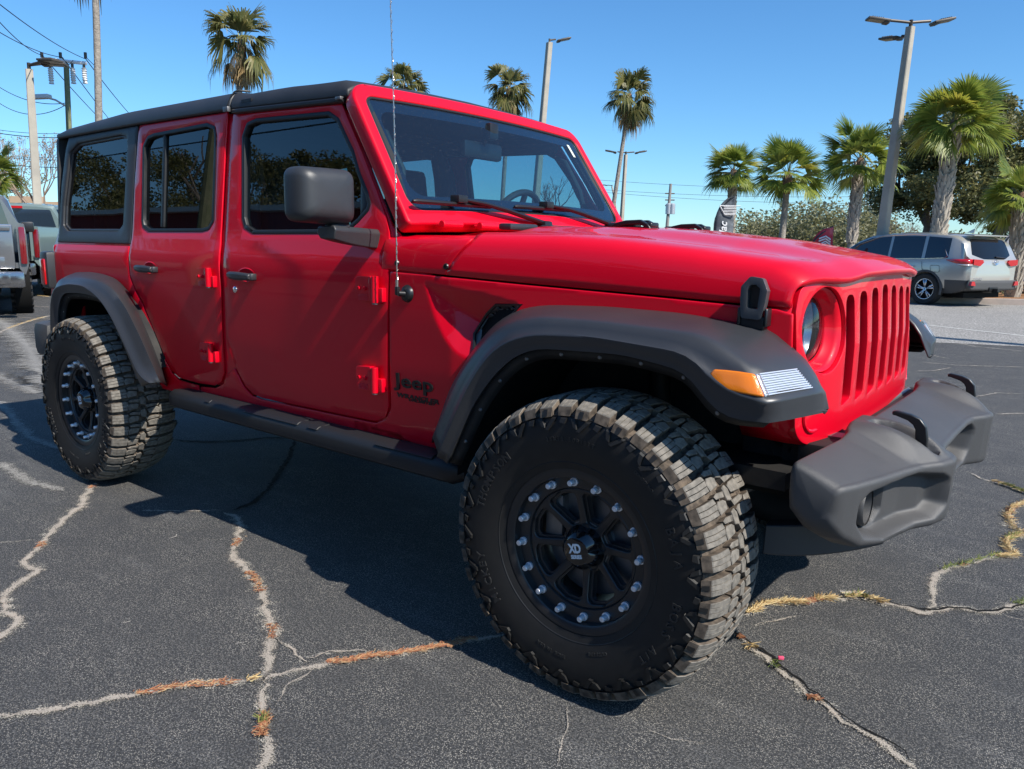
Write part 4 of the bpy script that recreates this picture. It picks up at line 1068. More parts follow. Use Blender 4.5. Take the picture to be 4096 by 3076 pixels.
def arc_text(b, txt, a_mid, r, size, inv=False, sp=1.0, h=.0035, wid=None):
    """letters around the sidewall; a_mid in degrees clockwise from the top as seen from outside"""
    adv = wid or size*.86
    tot = adv*len(txt)*sp
    for i, ch in enumerate(txt):
        if ch == ' ': continue
        s = (i+.5)*adv*sp-tot/2
        th = rad(a_mid)+(s/r if not inv else -s/r)
        tt = lambda rr_: float(np.interp(rr_, [.243, .262, .295, .335, .365], [.128, .140, .153, .158, .154]))
        def fn(u, v, d):
            if not inv: rr_ = r+v-size*.35; ph = th+u/r
            else: rr_ = r-v+size*.35; ph = th-u/r
            # seen from outside (-Y), +X is to the right for the near side
            return (rr_*math.sin(ph), -(tt(rr_)+d), rr_*math.cos(ph))
        g = text_mb(ch, size*1.15, h, fn, 1.0, .0006, 'CENTER', res=2)
        b.add(g.v, g.f, 0)
lts = []
lts.append(MB()); arc_text(lts[-1], 'MICKEY', 243, .318, .030, h=.0055)
lts.append(MB()); arc_text(lts[-1], 'THOMPSON', 300, .318, .030, h=.0055)
lts.append(MB()); arc_text(lts[-1], '35X12.50R17LT', 358, .316, .014, sp=1.0)
lts.append(MB()); arc_text(lts[-1], 'BAJA', 72, .318, .030, sp=1.1, h=.0055)
lts.append(MB()); arc_text(lts[-1], 'BOSS', 107, .318, .030, sp=1.1, h=.0055)
lts.append(MB()); arc_text(lts[-1], 'A/T', 130, .318, .026, h=.0055)
lts.append(MB()); arc_text(lts[-1], 'COMPOUND', 40, .325, .010)
lts.append(MB()); arc_text(lts[-1], 'OUTSIDE', 160, .275, .010)
lts.append(MB()); arc_text(lts[-1], 'MADE IN USA', 190, .300, .010)

def rim_mesh():
    b = MB()
    # bead ring, barrel and bolt seat
    b.lathe([(.2385, .088), (.2408, .112), (.2395, .1175), (.232, .119), (.212, .1165), (.206, .112), (.2045, .098), (.2035, .092), (.172, .088), (.169, .082), (.168, .055)], 96)
    b.lathe([(.164, .075), (.163, .0), (.160, -.08)], 64)
    # spoke plate, (x,z) face with eight windows
    wins = []; led = []
    for k in range(8):
        a = 2*PI*(k+.5)/8+rad(6)
        h1, h2 = rad(19.2), rad(12.5)
        q = [(.1585*math.cos(a-h1), .1585*math.sin(a-h1)), (.1625*math.cos(a), .1625*math.sin(a)), (.1585*math.cos(a+h1), .1585*math.sin(a+h1)), (.068*math.cos(a+h2), .068*math.sin(a+h2)), (.068*math.cos(a-h2), .068*math.sin(a-h2))]
        wins.append(rnd(q, [.016, 0, .016, .012, .012], 4))
        c = (.122*math.cos(a), .122*math.sin(a))
        led.append([(c[0]+(u-c[0])*.84, c[1]+(v-c[1])*.87) for u, v in wins[-1]])
    return b, wins, led
def disc_z(r, zc_out, zc_in):
    return lambda x, z: (x, -float(np.interp(math.hypot(x, z), [.05, .075, .164], [zc_in, zc_in, zc_out])), z)
for lt in lts: lt.v = [(x, tuck(y), z) for x, y, z in lt.v]
rimb, wins, led = rim_mesh()
tyre_me = None
wheels = []
def make_wheel():
    root = rimb.build('wheel', M['rim'], car, smooth=45)
    b = sheet([(.1695*math.cos(2*PI*i/72), .1695*math.sin(2*PI*i/72)) for i in range(72)], disc_z(.1, .084, .066), wins, .02, .012)
    o = b.build('spokes', M['rim'], root, smooth=60); orient(o, NEG)
    md = o.modifiers.new('s', 'SOLIDIFY'); md.thickness = .016; md.offset = -1
    md = o.modifiers.new('b', 'BEVEL'); md.width = .0035; md.segments = 2; md.limit_method = 'ANGLE'; md.angle_limit = rad(45)
    b = sheet([(.165*math.cos(2*PI*i/72), .165*math.sin(2*PI*i/72)) for i in range(72)], disc_z(.1, .070, .052), led, .02, .012)
    o = b.build('spoke_ledge', M['rim'], root, smooth=60); orient(o, NEG)
    md = o.modifiers.new('s', 'SOLIDIFY'); md.thickness = .020; md.offset = -1
    md = o.modifiers.new('b', 'BEVEL'); md.width = .003; md.segments = 2; md.limit_method = 'ANGLE'; md.angle_limit = rad(45)
    # hub cap
    b = MB(); rings = []
    for r_, t_ in ((.064, .066), (.062, .080), (.056, .092), (.046, .104), (.039, .110), (.036, .1115), (0.0001, .1115)):
        ring = []
        for i in range(60):
            a = 2*PI*i/60; k = .5+.5*math.cos(5*a-1.2)
            rr_ = r_*(1-.13*(k**3)*(r_ > .045)); ring.append((rr_*math.cos(a), -t_, rr_*math.sin(a)))
        rings.append(ring)
    b.loft(rings, True); cap = b.build('hub_cap', mat('gloss_black', (.006, .006, .007), .12, coat=.6) if 'gb' not in M else M['gb'], root, smooth=40)
    def fl(u, v, d): return (u, -(.1117+d), v)
    g = text_mb('XD', .030, .0010, lambda u, v, d: fl(u*.92-.0005, v*1.15-.003, d), .86, .0012, 'CENTER'); g2 = text_mb('SERIES', .0125, .0010, lambda u, v, d: fl(u*1.0, v*1.15-.0195, d), 1.0, .0005, 'CENTER'); g.add(g2.v, g2.f)
    g.xf(Matrix.Rotation(rad(-14), 4, 'Y')); g.build('cap_lettering', M['white'], cap, smooth=None)
    for i in range(5):
        a = 2*PI*i/5+.24; b = MB(); b.lathe([(0, .060), (.0075, .060), (.009, .056), (.009, .045)], 10, (.052*math.cos(a), 0, .052*math.sin(a)))
        b.lathe([(.0155, .0665), (.0145, .068), (.0115, .0665), (.0110, .052)], 16, (.0545*math.cos(a), 0, .0545*math.sin(a))); b.build('lug_nut', M['rim'], root)
    for i in range(16):
        a = 2*PI*i/16+.12; cx_, cz_ = .190*math.cos(a), .190*math.sin(a)
        b = MB(); b.lathe([(.0115, .090), (.0120, .093), (.0120, .097), (.0090, .098), (.0084, .100), (.0084, .116), (.0070, .118), (0, .1185)], 14, (cx_, 0, cz_))
        b.build('bead_bolt', M['steel'], root, smooth=40)
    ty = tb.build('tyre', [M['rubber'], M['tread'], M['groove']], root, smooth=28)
    for lt in lts: lt.build('tyre_lettering', M['letters'], root, smooth=30)
    b = MB(); b.lathe([(.03, .02), (.150, .02), (.150, 0), (.03, 0)], 48); b.build('brake_disc', M['brake'], root)
    b = MB(); b.box((-.115, -.015, .06), (.06, .07, .13), bev=.012); b.lathe([(0, .06), (.07, .055), (.075, 0)], 24); b.build('brake_caliper', M['grey'], root)
    return root
w0 = make_wheel()
w0.location = (0, -WY, HZ); w0.rotation_euler = (0, 0, rad(0.6))
for (x, y, rz, spin) in ((-3.008, -WY, 0, 33), (0, WY, PI, 10), (-3.008, WY, PI, 70)):
    c = dup(w0, car); c.location = (x, y, HZ); c.rotation_euler = (0, rad(0), rz)
    for ch in c.children:
        pass
    c.rotation_euler = Matrix.Rotation(rz, 4, 'Z').to_euler()
# ================================================================== GROUND
def asphalt(name, lo, hi, grain, light, patch_scale=.35, gs=330, dens_=(.60, .70)):
    m = bpy.data.materials.new(name); m.use_nodes = True; nt = m.node_tree; b = nt.nodes['Principled BSDF']; L = nt.links.new
    tc = nt.nodes.new('ShaderNodeTexCoord')
    def noise(sc, det=4, rough=.6):
        n = nt.nodes.new('ShaderNodeTexNoise'); n.inputs['Scale'].default_value = sc; n.inputs['Detail'].default_value = det; n.inputs['Roughness'].default_value = rough; L(tc.outputs['Object'], n.inputs['Vector']); return n
    def mr(src, a, b_, c=0, d=1):
        n = nt.nodes.new('ShaderNodeMapRange'); n.inputs[1].default_value = a; n.inputs[2].default_value = b_; n.inputs[3].default_value = c; n.inputs[4].default_value = d; L(src, n.inputs[0]); return n
    def mix(f, c1, c2):
        n = nt.nodes.new('ShaderNodeMix'); n.data_type = 'RGBA'
        L(f, n.inputs[0])
        for i, c in ((6, c1), (7, c2)):
            if isinstance(c, tuple): n.inputs[i].default_value = (*c, 1)
            else: L(c, n.inputs[i])
        return n.outputs[2]
    big = noise(patch_scale, 5, .62); mid = noise(5, 5, .7); fine = noise(gs, 3, .7); v = nt.nodes.new('ShaderNodeTexVoronoi'); v.inputs['Scale'].default_value = gs*.55; L(tc.outputs['Object'], v.inputs['Vector'])
    c = mix(mr(big.outputs[0], .38, .66).outputs[0], lo, hi)
    c = mix(mr(mid.outputs[0], .35, .75, 0, .55).outputs[0], c, tuple(x*.72 for x in lo))
    # worn streaks
    st = nt.nodes.new('ShaderNodeMapping'); st.inputs['Scale'].default_value = (1.1, 4.5, 1); st.inputs['Rotation'].default_value = (0, 0, .35); L(tc.outputs['Object'], st.inputs[0])
    sn = nt.nodes.new('ShaderNodeTexNoise'); sn.inputs['Scale'].default_value = 2.2; sn.inputs['Detail'].default_value = 7; L(st.outputs[0], sn.inputs['Vector'])
    c = mix(mr(sn.outputs[0], .56, .74, 0, .45).outputs[0], c, tuple(min(1, x*2.2) for x in hi))
    # grains: dark binder and pale stones
    gr_ = noise(gs*.36, 2, .6)
    c = mix(mr(gr_.outputs[0], .40, .58).outputs[0], tuple(x*.42 for x in lo), c)
    c = mix(mr(gr_.outputs[0], .56, .70, 0, .75).outputs[0], c, tuple(min(1, x*2.1) for x in hi))
    c = mix(mr(fine.outputs[0], .38, .52, .45, 1).outputs[0], tuple(x*.35 for x in lo), c)
    sep = nt.nodes.new('ShaderNodeSeparateColor'); L(v.outputs['Color'], sep.inputs[0])
    stone = nt.nodes.new('ShaderNodeMath'); stone.operation = 'MULTIPLY'; L(mr(sep.outputs[0], *dens_).outputs[0], stone.inputs[0]); L(mr(v.outputs['Distance'], .42, .25).outputs[0], stone.inputs[1])
    mod = nt.nodes.new('ShaderNodeMath'); mod.operation = 'MULTIPLY'; L(stone.outputs[0], mod.inputs[0]); L(mr(mid.outputs[0], .34, .66, .22, light).outputs[0], mod.inputs[1])
    c = mix(mod.outputs[0], c, grain)
    L(c, b.inputs['Base Color']); b.inputs['Roughness'].default_value = .82; b.inputs['Specular IOR Level'].default_value = .35
    bu = nt.nodes.new('ShaderNodeBump'); bu.inputs['Strength'].default_value = .55; bu.inputs['Distance'].default_value = .004; L(fine.outputs[0], bu.inputs['Height']); L(bu.outputs[0], b.inputs['Normal'])
    return m
b = MB()
R_ = 1500
b.add([(-R_, -R_, 0), (R_, -R_, 0), (R_, R_, 0), (-R_, R_, 0)], [(0, 1, 2, 3)])
ground = b.build('ground', asphalt('asphalt', (.055, .056, .059), (.088, .087, .085), (.46, .425, .365), 1.0, gs=470, dens_=(.34, .60)), smooth=None); tag(ground, kind='structure')
p0 = np.array(gl(FC2(1640, 585))); p1 = np.array(gl(FC2(2212, 612))); dv = (p1-p0)/np.linalg.norm(p1-p0); nv = np.array([-dv[1], dv[0]])
b = MB(); A0 = p0-dv*1.5; A1 = p0+dv*60
b.add([(*A0, .004), (*A1, .004), (*(A1+nv*30), .004), (*(A0+nv*30), .004)], [(0, 1, 2, 3)])
tag(b.build('road', asphalt('old_asphalt', (.31, .295, .27), (.40, .38, .35), (.55, .53, .50), .6, gs=120), smooth=None), kind='structure')
b = MB(); q0 = np.array(gl(FC2(1580, 475))); q1 = np.array(gl(FC2(2212, 545))); dq = (q1-q0)/np.linalg.norm(q1-q0); nq = np.array([-dq[1], dq[0]])
q0 = q0-dq*2; q1 = q1+dq*20
b.add([(*(q0-nq*.04), .008), (*(q1-nq*.04), .008), (*(q1+nq*.06), .008), (*(q0+nq*.06), .008)], [(0, 1, 2, 3)])
tag(b.build('lane_line', mat('worn_white_line', (.55, .54, .50), .8, noise=(8, .3, .7, (.32, .31, .29))), smooth=None), kind='structure')

# ---- cracks filled with sand and straw
def crack_mat(name, cols, edge=.55):
    m = bpy.data.materials.new(name); m.use_nodes = True; nt = m.node_tree; L = nt.links.new
    b = nt.nodes['Principled BSDF']; out = nt.nodes['Material Output']; b.inputs['Roughness'].default_value = .9; b.inputs['Specular IOR Level'].default_value = .2
    uv = nt.nodes.new('ShaderNodeUVMap'); uv.uv_map = 'UVMap'; sp = nt.nodes.new('ShaderNodeSeparateXYZ'); L(uv.outputs[0], sp.inputs[0])
    tc = nt.nodes.new('ShaderNodeTexCoord')
    def noise(sc, det=4): n = nt.nodes.new('ShaderNodeTexNoise'); n.inputs['Scale'].default_value = sc; n.inputs['Detail'].default_value = det; n.inputs['Roughness'].default_value = .7; L(tc.outputs['Object'], n.inputs['Vector']); return n
    n1, n2, n3 = noise(26, 5), noise(9, 3), noise(210, 3)
    ab = nt.nodes.new('ShaderNodeMath'); ab.operation = 'ABSOLUTE'; L(sp.outputs[0], ab.inputs[0])
    def math2(op, a, b_):
        n = nt.nodes.new('ShaderNodeMath'); n.operation = op
        for i, q in ((0, a), (1, b_)):
            if isinstance(q, (int, float)): n.inputs[i].default_value = q
            else: L(q, n.inputs[i])
        return n.outputs[0]
    # coverage: solid near the middle, scattered stones towards the edges
    cov = math2('SUBTRACT', math2('ADD', math2('MULTIPLY', n1.outputs[0], .95), math2('MULTIPLY', n3.outputs[0], 1.6)), math2('ADD', math2('MULTIPLY', ab.outputs[0], .95), edge))
    cl = nt.nodes.new('ShaderNodeMapRange'); L(cov, cl.inputs[0]); cl.inputs[1].default_value = .0; cl.inputs[2].default_value = .10
    cr = nt.nodes.new('ShaderNodeValToRGB'); e = cr.color_ramp; e.elements[0].color = (*cols[0], 1); e.elements[0].position = .36; e.elements[1].color = (*cols[-1], 1); e.elements[1].position = .66
    for i, c in enumerate(cols[1:-1]): el = e.elements.new(.36+.30*(i+1)/(len(cols)-1)); el.color = (*c, 1)
    sm = math2('ADD', math2('MULTIPLY', n3.outputs[0], .6), math2('MULTIPLY', n2.outputs[0], .4)); L(sm, cr.inputs[0]); L(cr.outputs[0], b.inputs['Base Color'])
    bu = nt.nodes.new('ShaderNodeBump'); bu.inputs['Distance'].default_value = .006; bu.inputs['Strength'].default_value = .8; L(n3.outputs[0], bu.inputs['Height']); L(bu.outputs[0], b.inputs['Normal'])
    tr = nt.nodes.new('ShaderNodeBsdfTransparent'); mx = nt.nodes.new('ShaderNodeMixShader')
    L(cl.outputs[0], mx.inputs[0]); L(tr.outputs[0], mx.inputs[1]); L(b.outputs[0], mx.inputs[2]); L(mx.outputs[0], out.inputs[0])
    return m
rng = random.Random(11)
def wiggle(P, step=.022, amp=.0045):
    out = []; P = [Vector(p) for p in P]
    for i in range(len(P)-1):
        L = (P[i+1]-P[i]).length; n = max(1, int(L/step)); d = (P[i+1]-P[i]).normalized(); nrm = Vector((-d.y, d.x))
        for k in range(n): out.append(P[i].lerp(P[i+1], k/n)+nrm*rng.gauss(0, amp))
    out.append(P[-1]); return out
class Strip:
    def __init__(s): s.v = []; s.f = []; s.uv = []
    def add(s, P, w, z=.005, wn=.35, taper=True):
        P = wiggle(P); n = len(P); o = len(s.v); ww = 1.
        for i, p in enumerate(P):
            d = (P[min(i+1, n-1)]-P[max(i-1, 0)]).normalized(); nr = Vector((-d.y, d.x)); ww += (1-ww)*.3+rng.gauss(0, wn*.45); ww = max(.45, min(1.7, ww))
            t = min(1, min(i, n-1-i)/4+.25) if taper else 1
            for u in (-1, 0, 1): q = p+nr*(u*w*ww*t); s.v.append((q.x, q.y, z)); s.uv.append((u, i))
        for i in range(n-1):
            for k in (0, 1): a = o+i*3+k; s.f.append((a, a+1, a+4, a+3))
        return P
    def build(s, name, m, parent=None):
        me = bpy.data.meshes.new(name); me.from_pydata(s.v, [], s.f); me.materials.append(m); l = me.uv_layers.new(name='UVMap')
        for lp in me.loops: l.data[lp.index].uv = s.uv[lp.vertex_index]
        o = bpy.data.objects.new(name, me); COL.objects.link(o); o.parent = parent; return o
G = lambda fr, pts: [gl(fr(*p)) for p in pts]
CR = {
 'a': G(ZB, [(405, 405), (352, 468), (345, 500), (265, 560), (215, 620), (160, 680), (95, 740), (158, 780), (72, 830), (20, 870), (15, 950), (75, 975), (60, 1010), (0, 1060), (-80, 1120)]),
 'b': G(ZB, [(945, 530), (1010, 560), (1005, 640), (975, 710), (1030, 760), (1080, 820), (1110, 880), (1120, 960), (1160, 1030), (1130, 1100), (1140, 1180), (1110, 1240)]),
 'c': G(ZB, [(-60, 1398), (0, 1390), (230, 1365), (400, 1330), (600, 1290), (800, 1260), (1000, 1245), (1110, 1230), (1260, 1190), (1500, 1150), (1700, 1120), (1930, 1080), (2130, 1045)]),
 'd': G(ZB, [(1110, 1240), (1100, 1330), (1115, 1380), (1108, 1475)])+G(FD, [(574, 1540), (573, 1580), (577, 1615), (562, 1665), (560, 1700)]),
 'e': G(ZB, [(1160, 1060), (1240, 1110), (1288, 1160), (1260, 1190)]), 'f': G(ZB, [(1290, 1145), (1420, 1115), (1540, 1112)]), 'g': G(ZB, [(1310, 1200), (1210, 1260), (1165, 1340)]),
 'h': G(ZG, [(60, 960), (140, 1030), (220, 1090), (290, 1160), (380, 1210), (430, 1280), (530, 1340), (620, 1420), (760, 1490), (850, 1550), (900, 1610), (980, 1665), (1040, 1720)]),
 'i': G(ZG, [(60, 880), (130, 850), (200, 810), (400, 800), (590, 775), (700, 765), (820, 800), (940, 820), (1010, 850), (1070, 845), (1200, 825), (1330, 845), (1430, 850), (1480, 820), (1557, 805), (1640, 790)]),
 'j': G(ZG, [(1070, 845), (1082, 780), (1080, 700), (1100, 650), (1180, 615), (1270, 600), (1330, 575), (1400, 560), (1510, 560), (1470, 520), (1460, 480), (1540, 440), (1480, 390), (1470, 340), (1500, 300), (1570, 275), (1650, 260)]),
 'k': G(ZG, [(1260, 115), (1330, 150), (1430, 180), (1490, 200), (1557, 225), (1640, 250)]),
 'l': G(FC2, [(1520, 768), (1660, 762), (1745, 745)]), 'm': G(FC2, [(1600, 662), (1740, 688)]), 'n': G(FC2, [(2040, 1040), (2140, 1035), (2250, 1036)]),
 'o': G(FA2, [(-60, 418), (150, 428), (330, 440)]), 'p': G(FA2, [(-60, 545), (60, 495), (150, 462), (320, 415)]), 'q': G(FA2, [(-60, 285), (80, 292), (230, 288), (330, 300)]), 'r': G(FA2, [(-60, 360), (150, 352), (320, 362)]),
 's': G(ZB, [(600, 520), (760, 525), (940, 520)]), 't': G(ZB, [(-40, 660), (60, 655), (150, 645)]), 'u': G(ZG, [(150, 915), (250, 895), (370, 870)]), 'v': G(ZG, [(1430, 850), (1480, 880), (1560, 890)]),
 'w': G(FD, [(1205, 1661), (1215, 1600), (1230, 1560), (1225, 1530)]), 'x': G(FD, [(1400, 1580), (1450, 1600), (1520, 1610)]),
 'y': G(FC2, [(1560, 560+150), (1800, 730), (2212, 742)]), 'z': G(FC2, [(1900, 930), (2040, 905), (2212, 912)])}
WD = dict(a=.034, b=.034, c=.030, d=.030, e=.012, f=.012, g=.010, h=.024, i=.030, j=.032, k=.018, l=.015, m=.012, n=.02, o=.03, p=.05, q=.05, r=.03, s=.012, t=.006, u=.008, v=.010, w=.005, x=.005, y=.02, z=.012)
st = Strip(); lines = {}; halo = Strip()
for k, P in CR.items():
    lines[k] = st.add(P, WD[k]*1.15)
    halo.add([tuple(q) for q in lines[k][::2]]+[tuple(lines[k][-1])], WD[k]*3.2, .0035, wn=.5)
halo.build('crack_fringe', crack_mat('loose_grit', [(.24, .23, .21), (.42, .39, .33), (.52, .48, .41)], 1.22), ground)
st.build('ground_crack', crack_mat('sand_in_crack', [(.20, .18, .16), (.34, .30, .25), (.44, .39, .33), (.28, .19, .13)], 1.0), ground)
dk = Strip()
for P, w_ in ((G(ZB, [(700, 222), (870, 231), (1000, 225), (1120, 214), (1230, 213)]), .012), (G(ZB, [(1240, 225), (1222, 290), (1172, 360), (1130, 430), (1062, 490), (980, 520)]), .012)): dk.add(P, w_, .004)
for k in ('h', 'i', 'v'): 
    P = lines[k]; o = Vector((.010, .014)); dk.add([tuple(p+o) for p in P[::3]], .0055, .007)
dk.build('ground_crack', crack_mat('open_crack', [(.004, .004, .004), (.010, .009, .008)], .50), ground)
pw = Strip()
for P, w_ in ((G(FD, [(-80, 660), (10, 700), (60, 750), (95, 830)]), .55), (G(FD, [(-60, 800), (20, 820), (80, 850)]), .30), (G(FD, [(0, 1000), (60, 1040), (140, 1060)]), .10), (G(ZB, [(0, 60), (120, 210), (260, 260)]), .12), (G(FC2, [(1650, 560), (1900, 610), (2212, 640)]), .10)): pw.add(P, w_, .003, wn=.2)
pw.build('worn_patch', crack_mat('sun_bleached_asphalt', [(.15, .145, .14), (.24, .23, .21), (.36, .34, .31)], 1.02), ground)
# straw, pine needles and weeds lying in the cracks
def straw(keys, n, cols, L=(.007, .022), w_=.0010, spread=.22, up=.004, mname='pine_needles', nm='plant_debris'):
    b = MB(); 
    for k, f0, f1, cnt in keys:
        P = lines[k]; 
        for _ in range(cnt):
            t = (f0+(f1-f0)*rng.random())*(len(P)-1.001); i = int(t); p = P[i].lerp(P[i+1], t-i)
            d = (P[i+1]-P[i]).normalized(); nr = Vector((-d.y, d.x)); p = p+nr*rng.gauss(0, WD[k]*spread)
            a = math.atan2(d.y, d.x)+rng.gauss(0, .7); l = rng.uniform(*L); z0 = .007+rng.random()*up*.5; z1 = .007+rng.random()*up
            u = Vector((math.cos(a), math.sin(a))); v = Vector((-u.y, u.x))*w_*rng.uniform(.7, 1.8)
            o = len(b.v); e = p+u*l
            b.v += [(p.x-v.x, p.y-v.y, z0), (p.x+v.x, p.y+v.y, z0), (e.x+v.x*.4, e.y+v.y*.4, z1), (e.x-v.x*.4, e.y-v.y*.4, z1), (p.x, p.y, z0+w_*1.6), (e.x, e.y, z1+w_)]
            mi = rng.randrange(len(cols)); b.f += [[o, o+3, o+5, o+4], [o+4, o+5, o+2, o+1], [o, o+1, o+2, o+3]]; b.m += [mi]*3
    o = b.build(nm, [mat(mname, c, .8) for c in cols], None, smooth=None, fix=False); return tag(o, kind='stuff')
ORG = [(.28, .10, .045), (.34, .15, .065), (.20, .07, .03), (.38, .25, .13)]
STR = [(.46, .33, .14), (.38, .25, .10), (.54, .43, .23), (.33, .20, .08)]
GRN = [(.12, .16, .03), (.22, .22, .05), (.08, .10, .02)]
o = straw([('c', .60, .92, 800), ('c', .24, .42, 220), ('b', .24, .31, 60), ('b', .50, .62, 170), ('b', .78, .84, 60), ('d', .22, .5, 130), ('d', .5, .7, 40), ('i', .22, .34, 320), ('a', .46, .5, 40), ('a', .02, .05, 40), ('j', .74, .98, 560), ('h', .0, .04, 60), ('h', .5, .54, 60), ('j', .28, .31, 30)], 0, ORG); tag(o, 'rust-coloured pine needles lying in the pavement cracks', 'pine needles')
o = straw([('i', .04, .25, 420), ('i', .30, .36, 120), ('i', .40, .50, 160), ('j', .40, .62, 420), ('j', .62, .95, 380), ('k', .4, 1, 160), ('c', .44, .46, 20), ('p', .3, .9, 300), ('q', .6, .9, 300), ('h', .08, .12, 30)], 0, STR, L=(.012, .038), up=.014, mname='straw'); tag(o, 'dry yellow straw caught in the pavement cracks', 'straw')
o = straw([('j', .22, .42, 170), ('j', .55, .62, 80), ('i', .40, .46, 50), ('k', .55, .95, 260), ('h', .24, .30, 26), ('d', .48, .52, 16), ('i', .9, .94, 30)], 0, GRN, L=(.008, .026), up=.022, mname='weed'); tag(o, 'small green weeds sprouting in the pavement cracks', 'weeds')
# pale worn patch by the crack and loose grit
st2 = Strip(); st2.add(G(ZG, [(610, 790), (640, 755), (690, 752), (735, 785)]), .055, .0045); st2.add(G(ZB, [(715, 640), (745, 622)]), .016, .0045); st2.add(G(ZB, [(525, 1000), (550, 990)]), .012, .0045); st2.add(G(ZB, [(990, 1085), (1040, 1075)]), .012, .0045)
st2.build('worn_patch', crack_mat('pale_grit', [(.25, .23, .2), (.45, .41, .36), (.5, .46, .40)], .86), ground)
b = MB(); x, y = gl(ZG(290, 1098)); b.box((x, y, .010), (.018, .010, .010), Matrix.Rotation(.6, 4, 'Z'), bev=.003); tag(b.build('flower_petal', mat('petal', (.7, .08, .16), .6)), 'tiny pink petal lying on the asphalt right of the front wheel', 'petal')

# ================================================================== PLANTS
def leafmat(name, c1, c2, tr=.35):
    m = bpy.data.materials.new(name); m.use_nodes = True; nt = m.node_tree; L = nt.links.new
    b = nt.nodes['Principled BSDF']; b.inputs['Roughness'].default_value = .45; b.inputs['Specular IOR Level'].default_value = .4
    gi = nt.nodes.new('ShaderNodeNewGeometry'); mx = nt.nodes.new('ShaderNodeMix'); mx.data_type = 'RGBA'; mx.inputs[6].default_value = (*c1, 1); mx.inputs[7].default_value = (*c2, 1)
    L(gi.outputs['Random Per Island'], mx.inputs[0]); L(mx.outputs[2], b.inputs['Base Color'])
    t = nt.nodes.new('ShaderNodeBsdfTranslucent'); L(mx.outputs[2], t.inputs[0]); ms = nt.nodes.new('ShaderNodeMixShader'); ms.inputs[0].default_value = tr
    L(b.outputs[0], ms.inputs[1]); L(t.outputs[0], ms.inputs[2]); L(ms.outputs[0], nt.nodes['Material Output'].inputs[0]); return m
PL = dict(sabal=leafmat('palmetto_leaf', (.11, .17, .030), (.30, .33, .055), .42), sabal_y=leafmat('palmetto_leaf_yellow', (.32, .34, .045), (.42, .36, .06), .42),
          wash=leafmat('fan_palm_leaf', (.095, .115, .032), (.24, .21, .075), .4), dead=leafmat('dead_palm_leaf', (.28, .19, .09), (.40, .30, .16), .2),
          oak=leafmat('oak_leaf', (.075, .088, .030), (.18, .17, .06), .35), oak2=leafmat('oak_leaf_olive', (.13, .135, .045), (.27, .24, .09), .4), shrub=leafmat('shrub_leaf', (.17, .18, .10), (.30, .28, .16), .35), dry=leafmat('dry_leaf', (.28, .19, .11), (.42, .30, .18), .2))
BK = dict(palm=mat('palm_trunk', (.20, .17, .14), .9, noise=(9, .3, .7, (.34, .30, .25)), bump=(25, .8, .03)), boots=mat('palm_boots', (.30, .26, .21), .9, noise=(14, .3, .7, (.42, .37, .30))), fibre=mat('palm_fibre', (.13, .075, .045), .95, noise=(30, .3, .7, (.22, .13, .08)), bump=(60, .8, .02)),
          oak=mat('oak_bark', (.10, .085, .07), .95, noise=(6, .3, .7, (.17, .15, .13)), bump=(18, .8, .04)), bare=mat('bare_branch', (.26, .19, .14), .9), stem=mat('leaf_stem', (.18, .20, .05), .6))
def fan_leaf(b, base, dirv, pet, R, nseg, droop, r_, mi, spread=2.15, stem_mi=0, wseg=.05, sabal=False):
    d = dirv.normalized(); side = d.cross(Vector((0, 0, 1)))
    if side.length < .05: side = Vector((1, 0, 0))
    side.normalize(); roll = r_.gauss(0, .6); side = (side*math.cos(roll)+side.cross(d).normalized()*math.sin(roll)).normalized(); nrm = side.cross(d).normalized()
    # arching petiole
    pts = [base]; cur = base.copy(); dd = d.copy()
    for k in range(4):
        cur = cur+dd*(pet/4); dd = (dd+Vector((0, 0, -.10*droop))).normalized(); pts.append(cur.copy())
    for i in range(4):
        p, q = pts[i], pts[i+1]; w_ = side*.018; o = len(b.v); b.v += [tuple(p-w_), tuple(p+w_), tuple(q+w_*.8), tuple(q-w_*.8)]; b.f.append([o, o+1, o+2, o+3]); b.m.append(stem_mi)
    hub = cur; d = dd; side = (side-d*side.dot(d)).normalized(); nrm = side.cross(d).normalized()
    for k in range(nseg):
        a = (k/(nseg-1)-.5)*2*spread*(.55 if sabal else .58)*1.0
        u = d*math.cos(a)+side*math.sin(a)
        L = R*(1-.28*(abs(a)/2)**1.5)*r_.uniform(.80, 1.12)
        root = hub+d*(-.03)
        w_ = R*wseg
        wv = (d*(-math.sin(a))+side*math.cos(a))*w_
        fold = nrm*(-.10*abs(math.sin(a))*L)
        tipdrop = Vector((0, 0, -1))*L*droop*r_.uniform(.25, .75)
        p1 = root+u*L*.42+fold*.5+tipdrop*.06+nrm*.02; p2 = root+u*L*.80+fold+tipdrop*.40; p3 = root+u*L*(1.0-.15*droop)+fold+tipdrop
        o = len(b.v); z = nrm*w_*.35*(1 if k % 2 else -1)
        b.v += [tuple(root), tuple(p1-wv+z), tuple(p1+wv+z), tuple(p2-wv*.55), tuple(p2+wv*.55), tuple(p3)]
        b.f += [[o, o+1, o+2], [o+1, o+3, o+4, o+2], [o+3, o+5, o+4]]; b.m += [mi]*3
    return
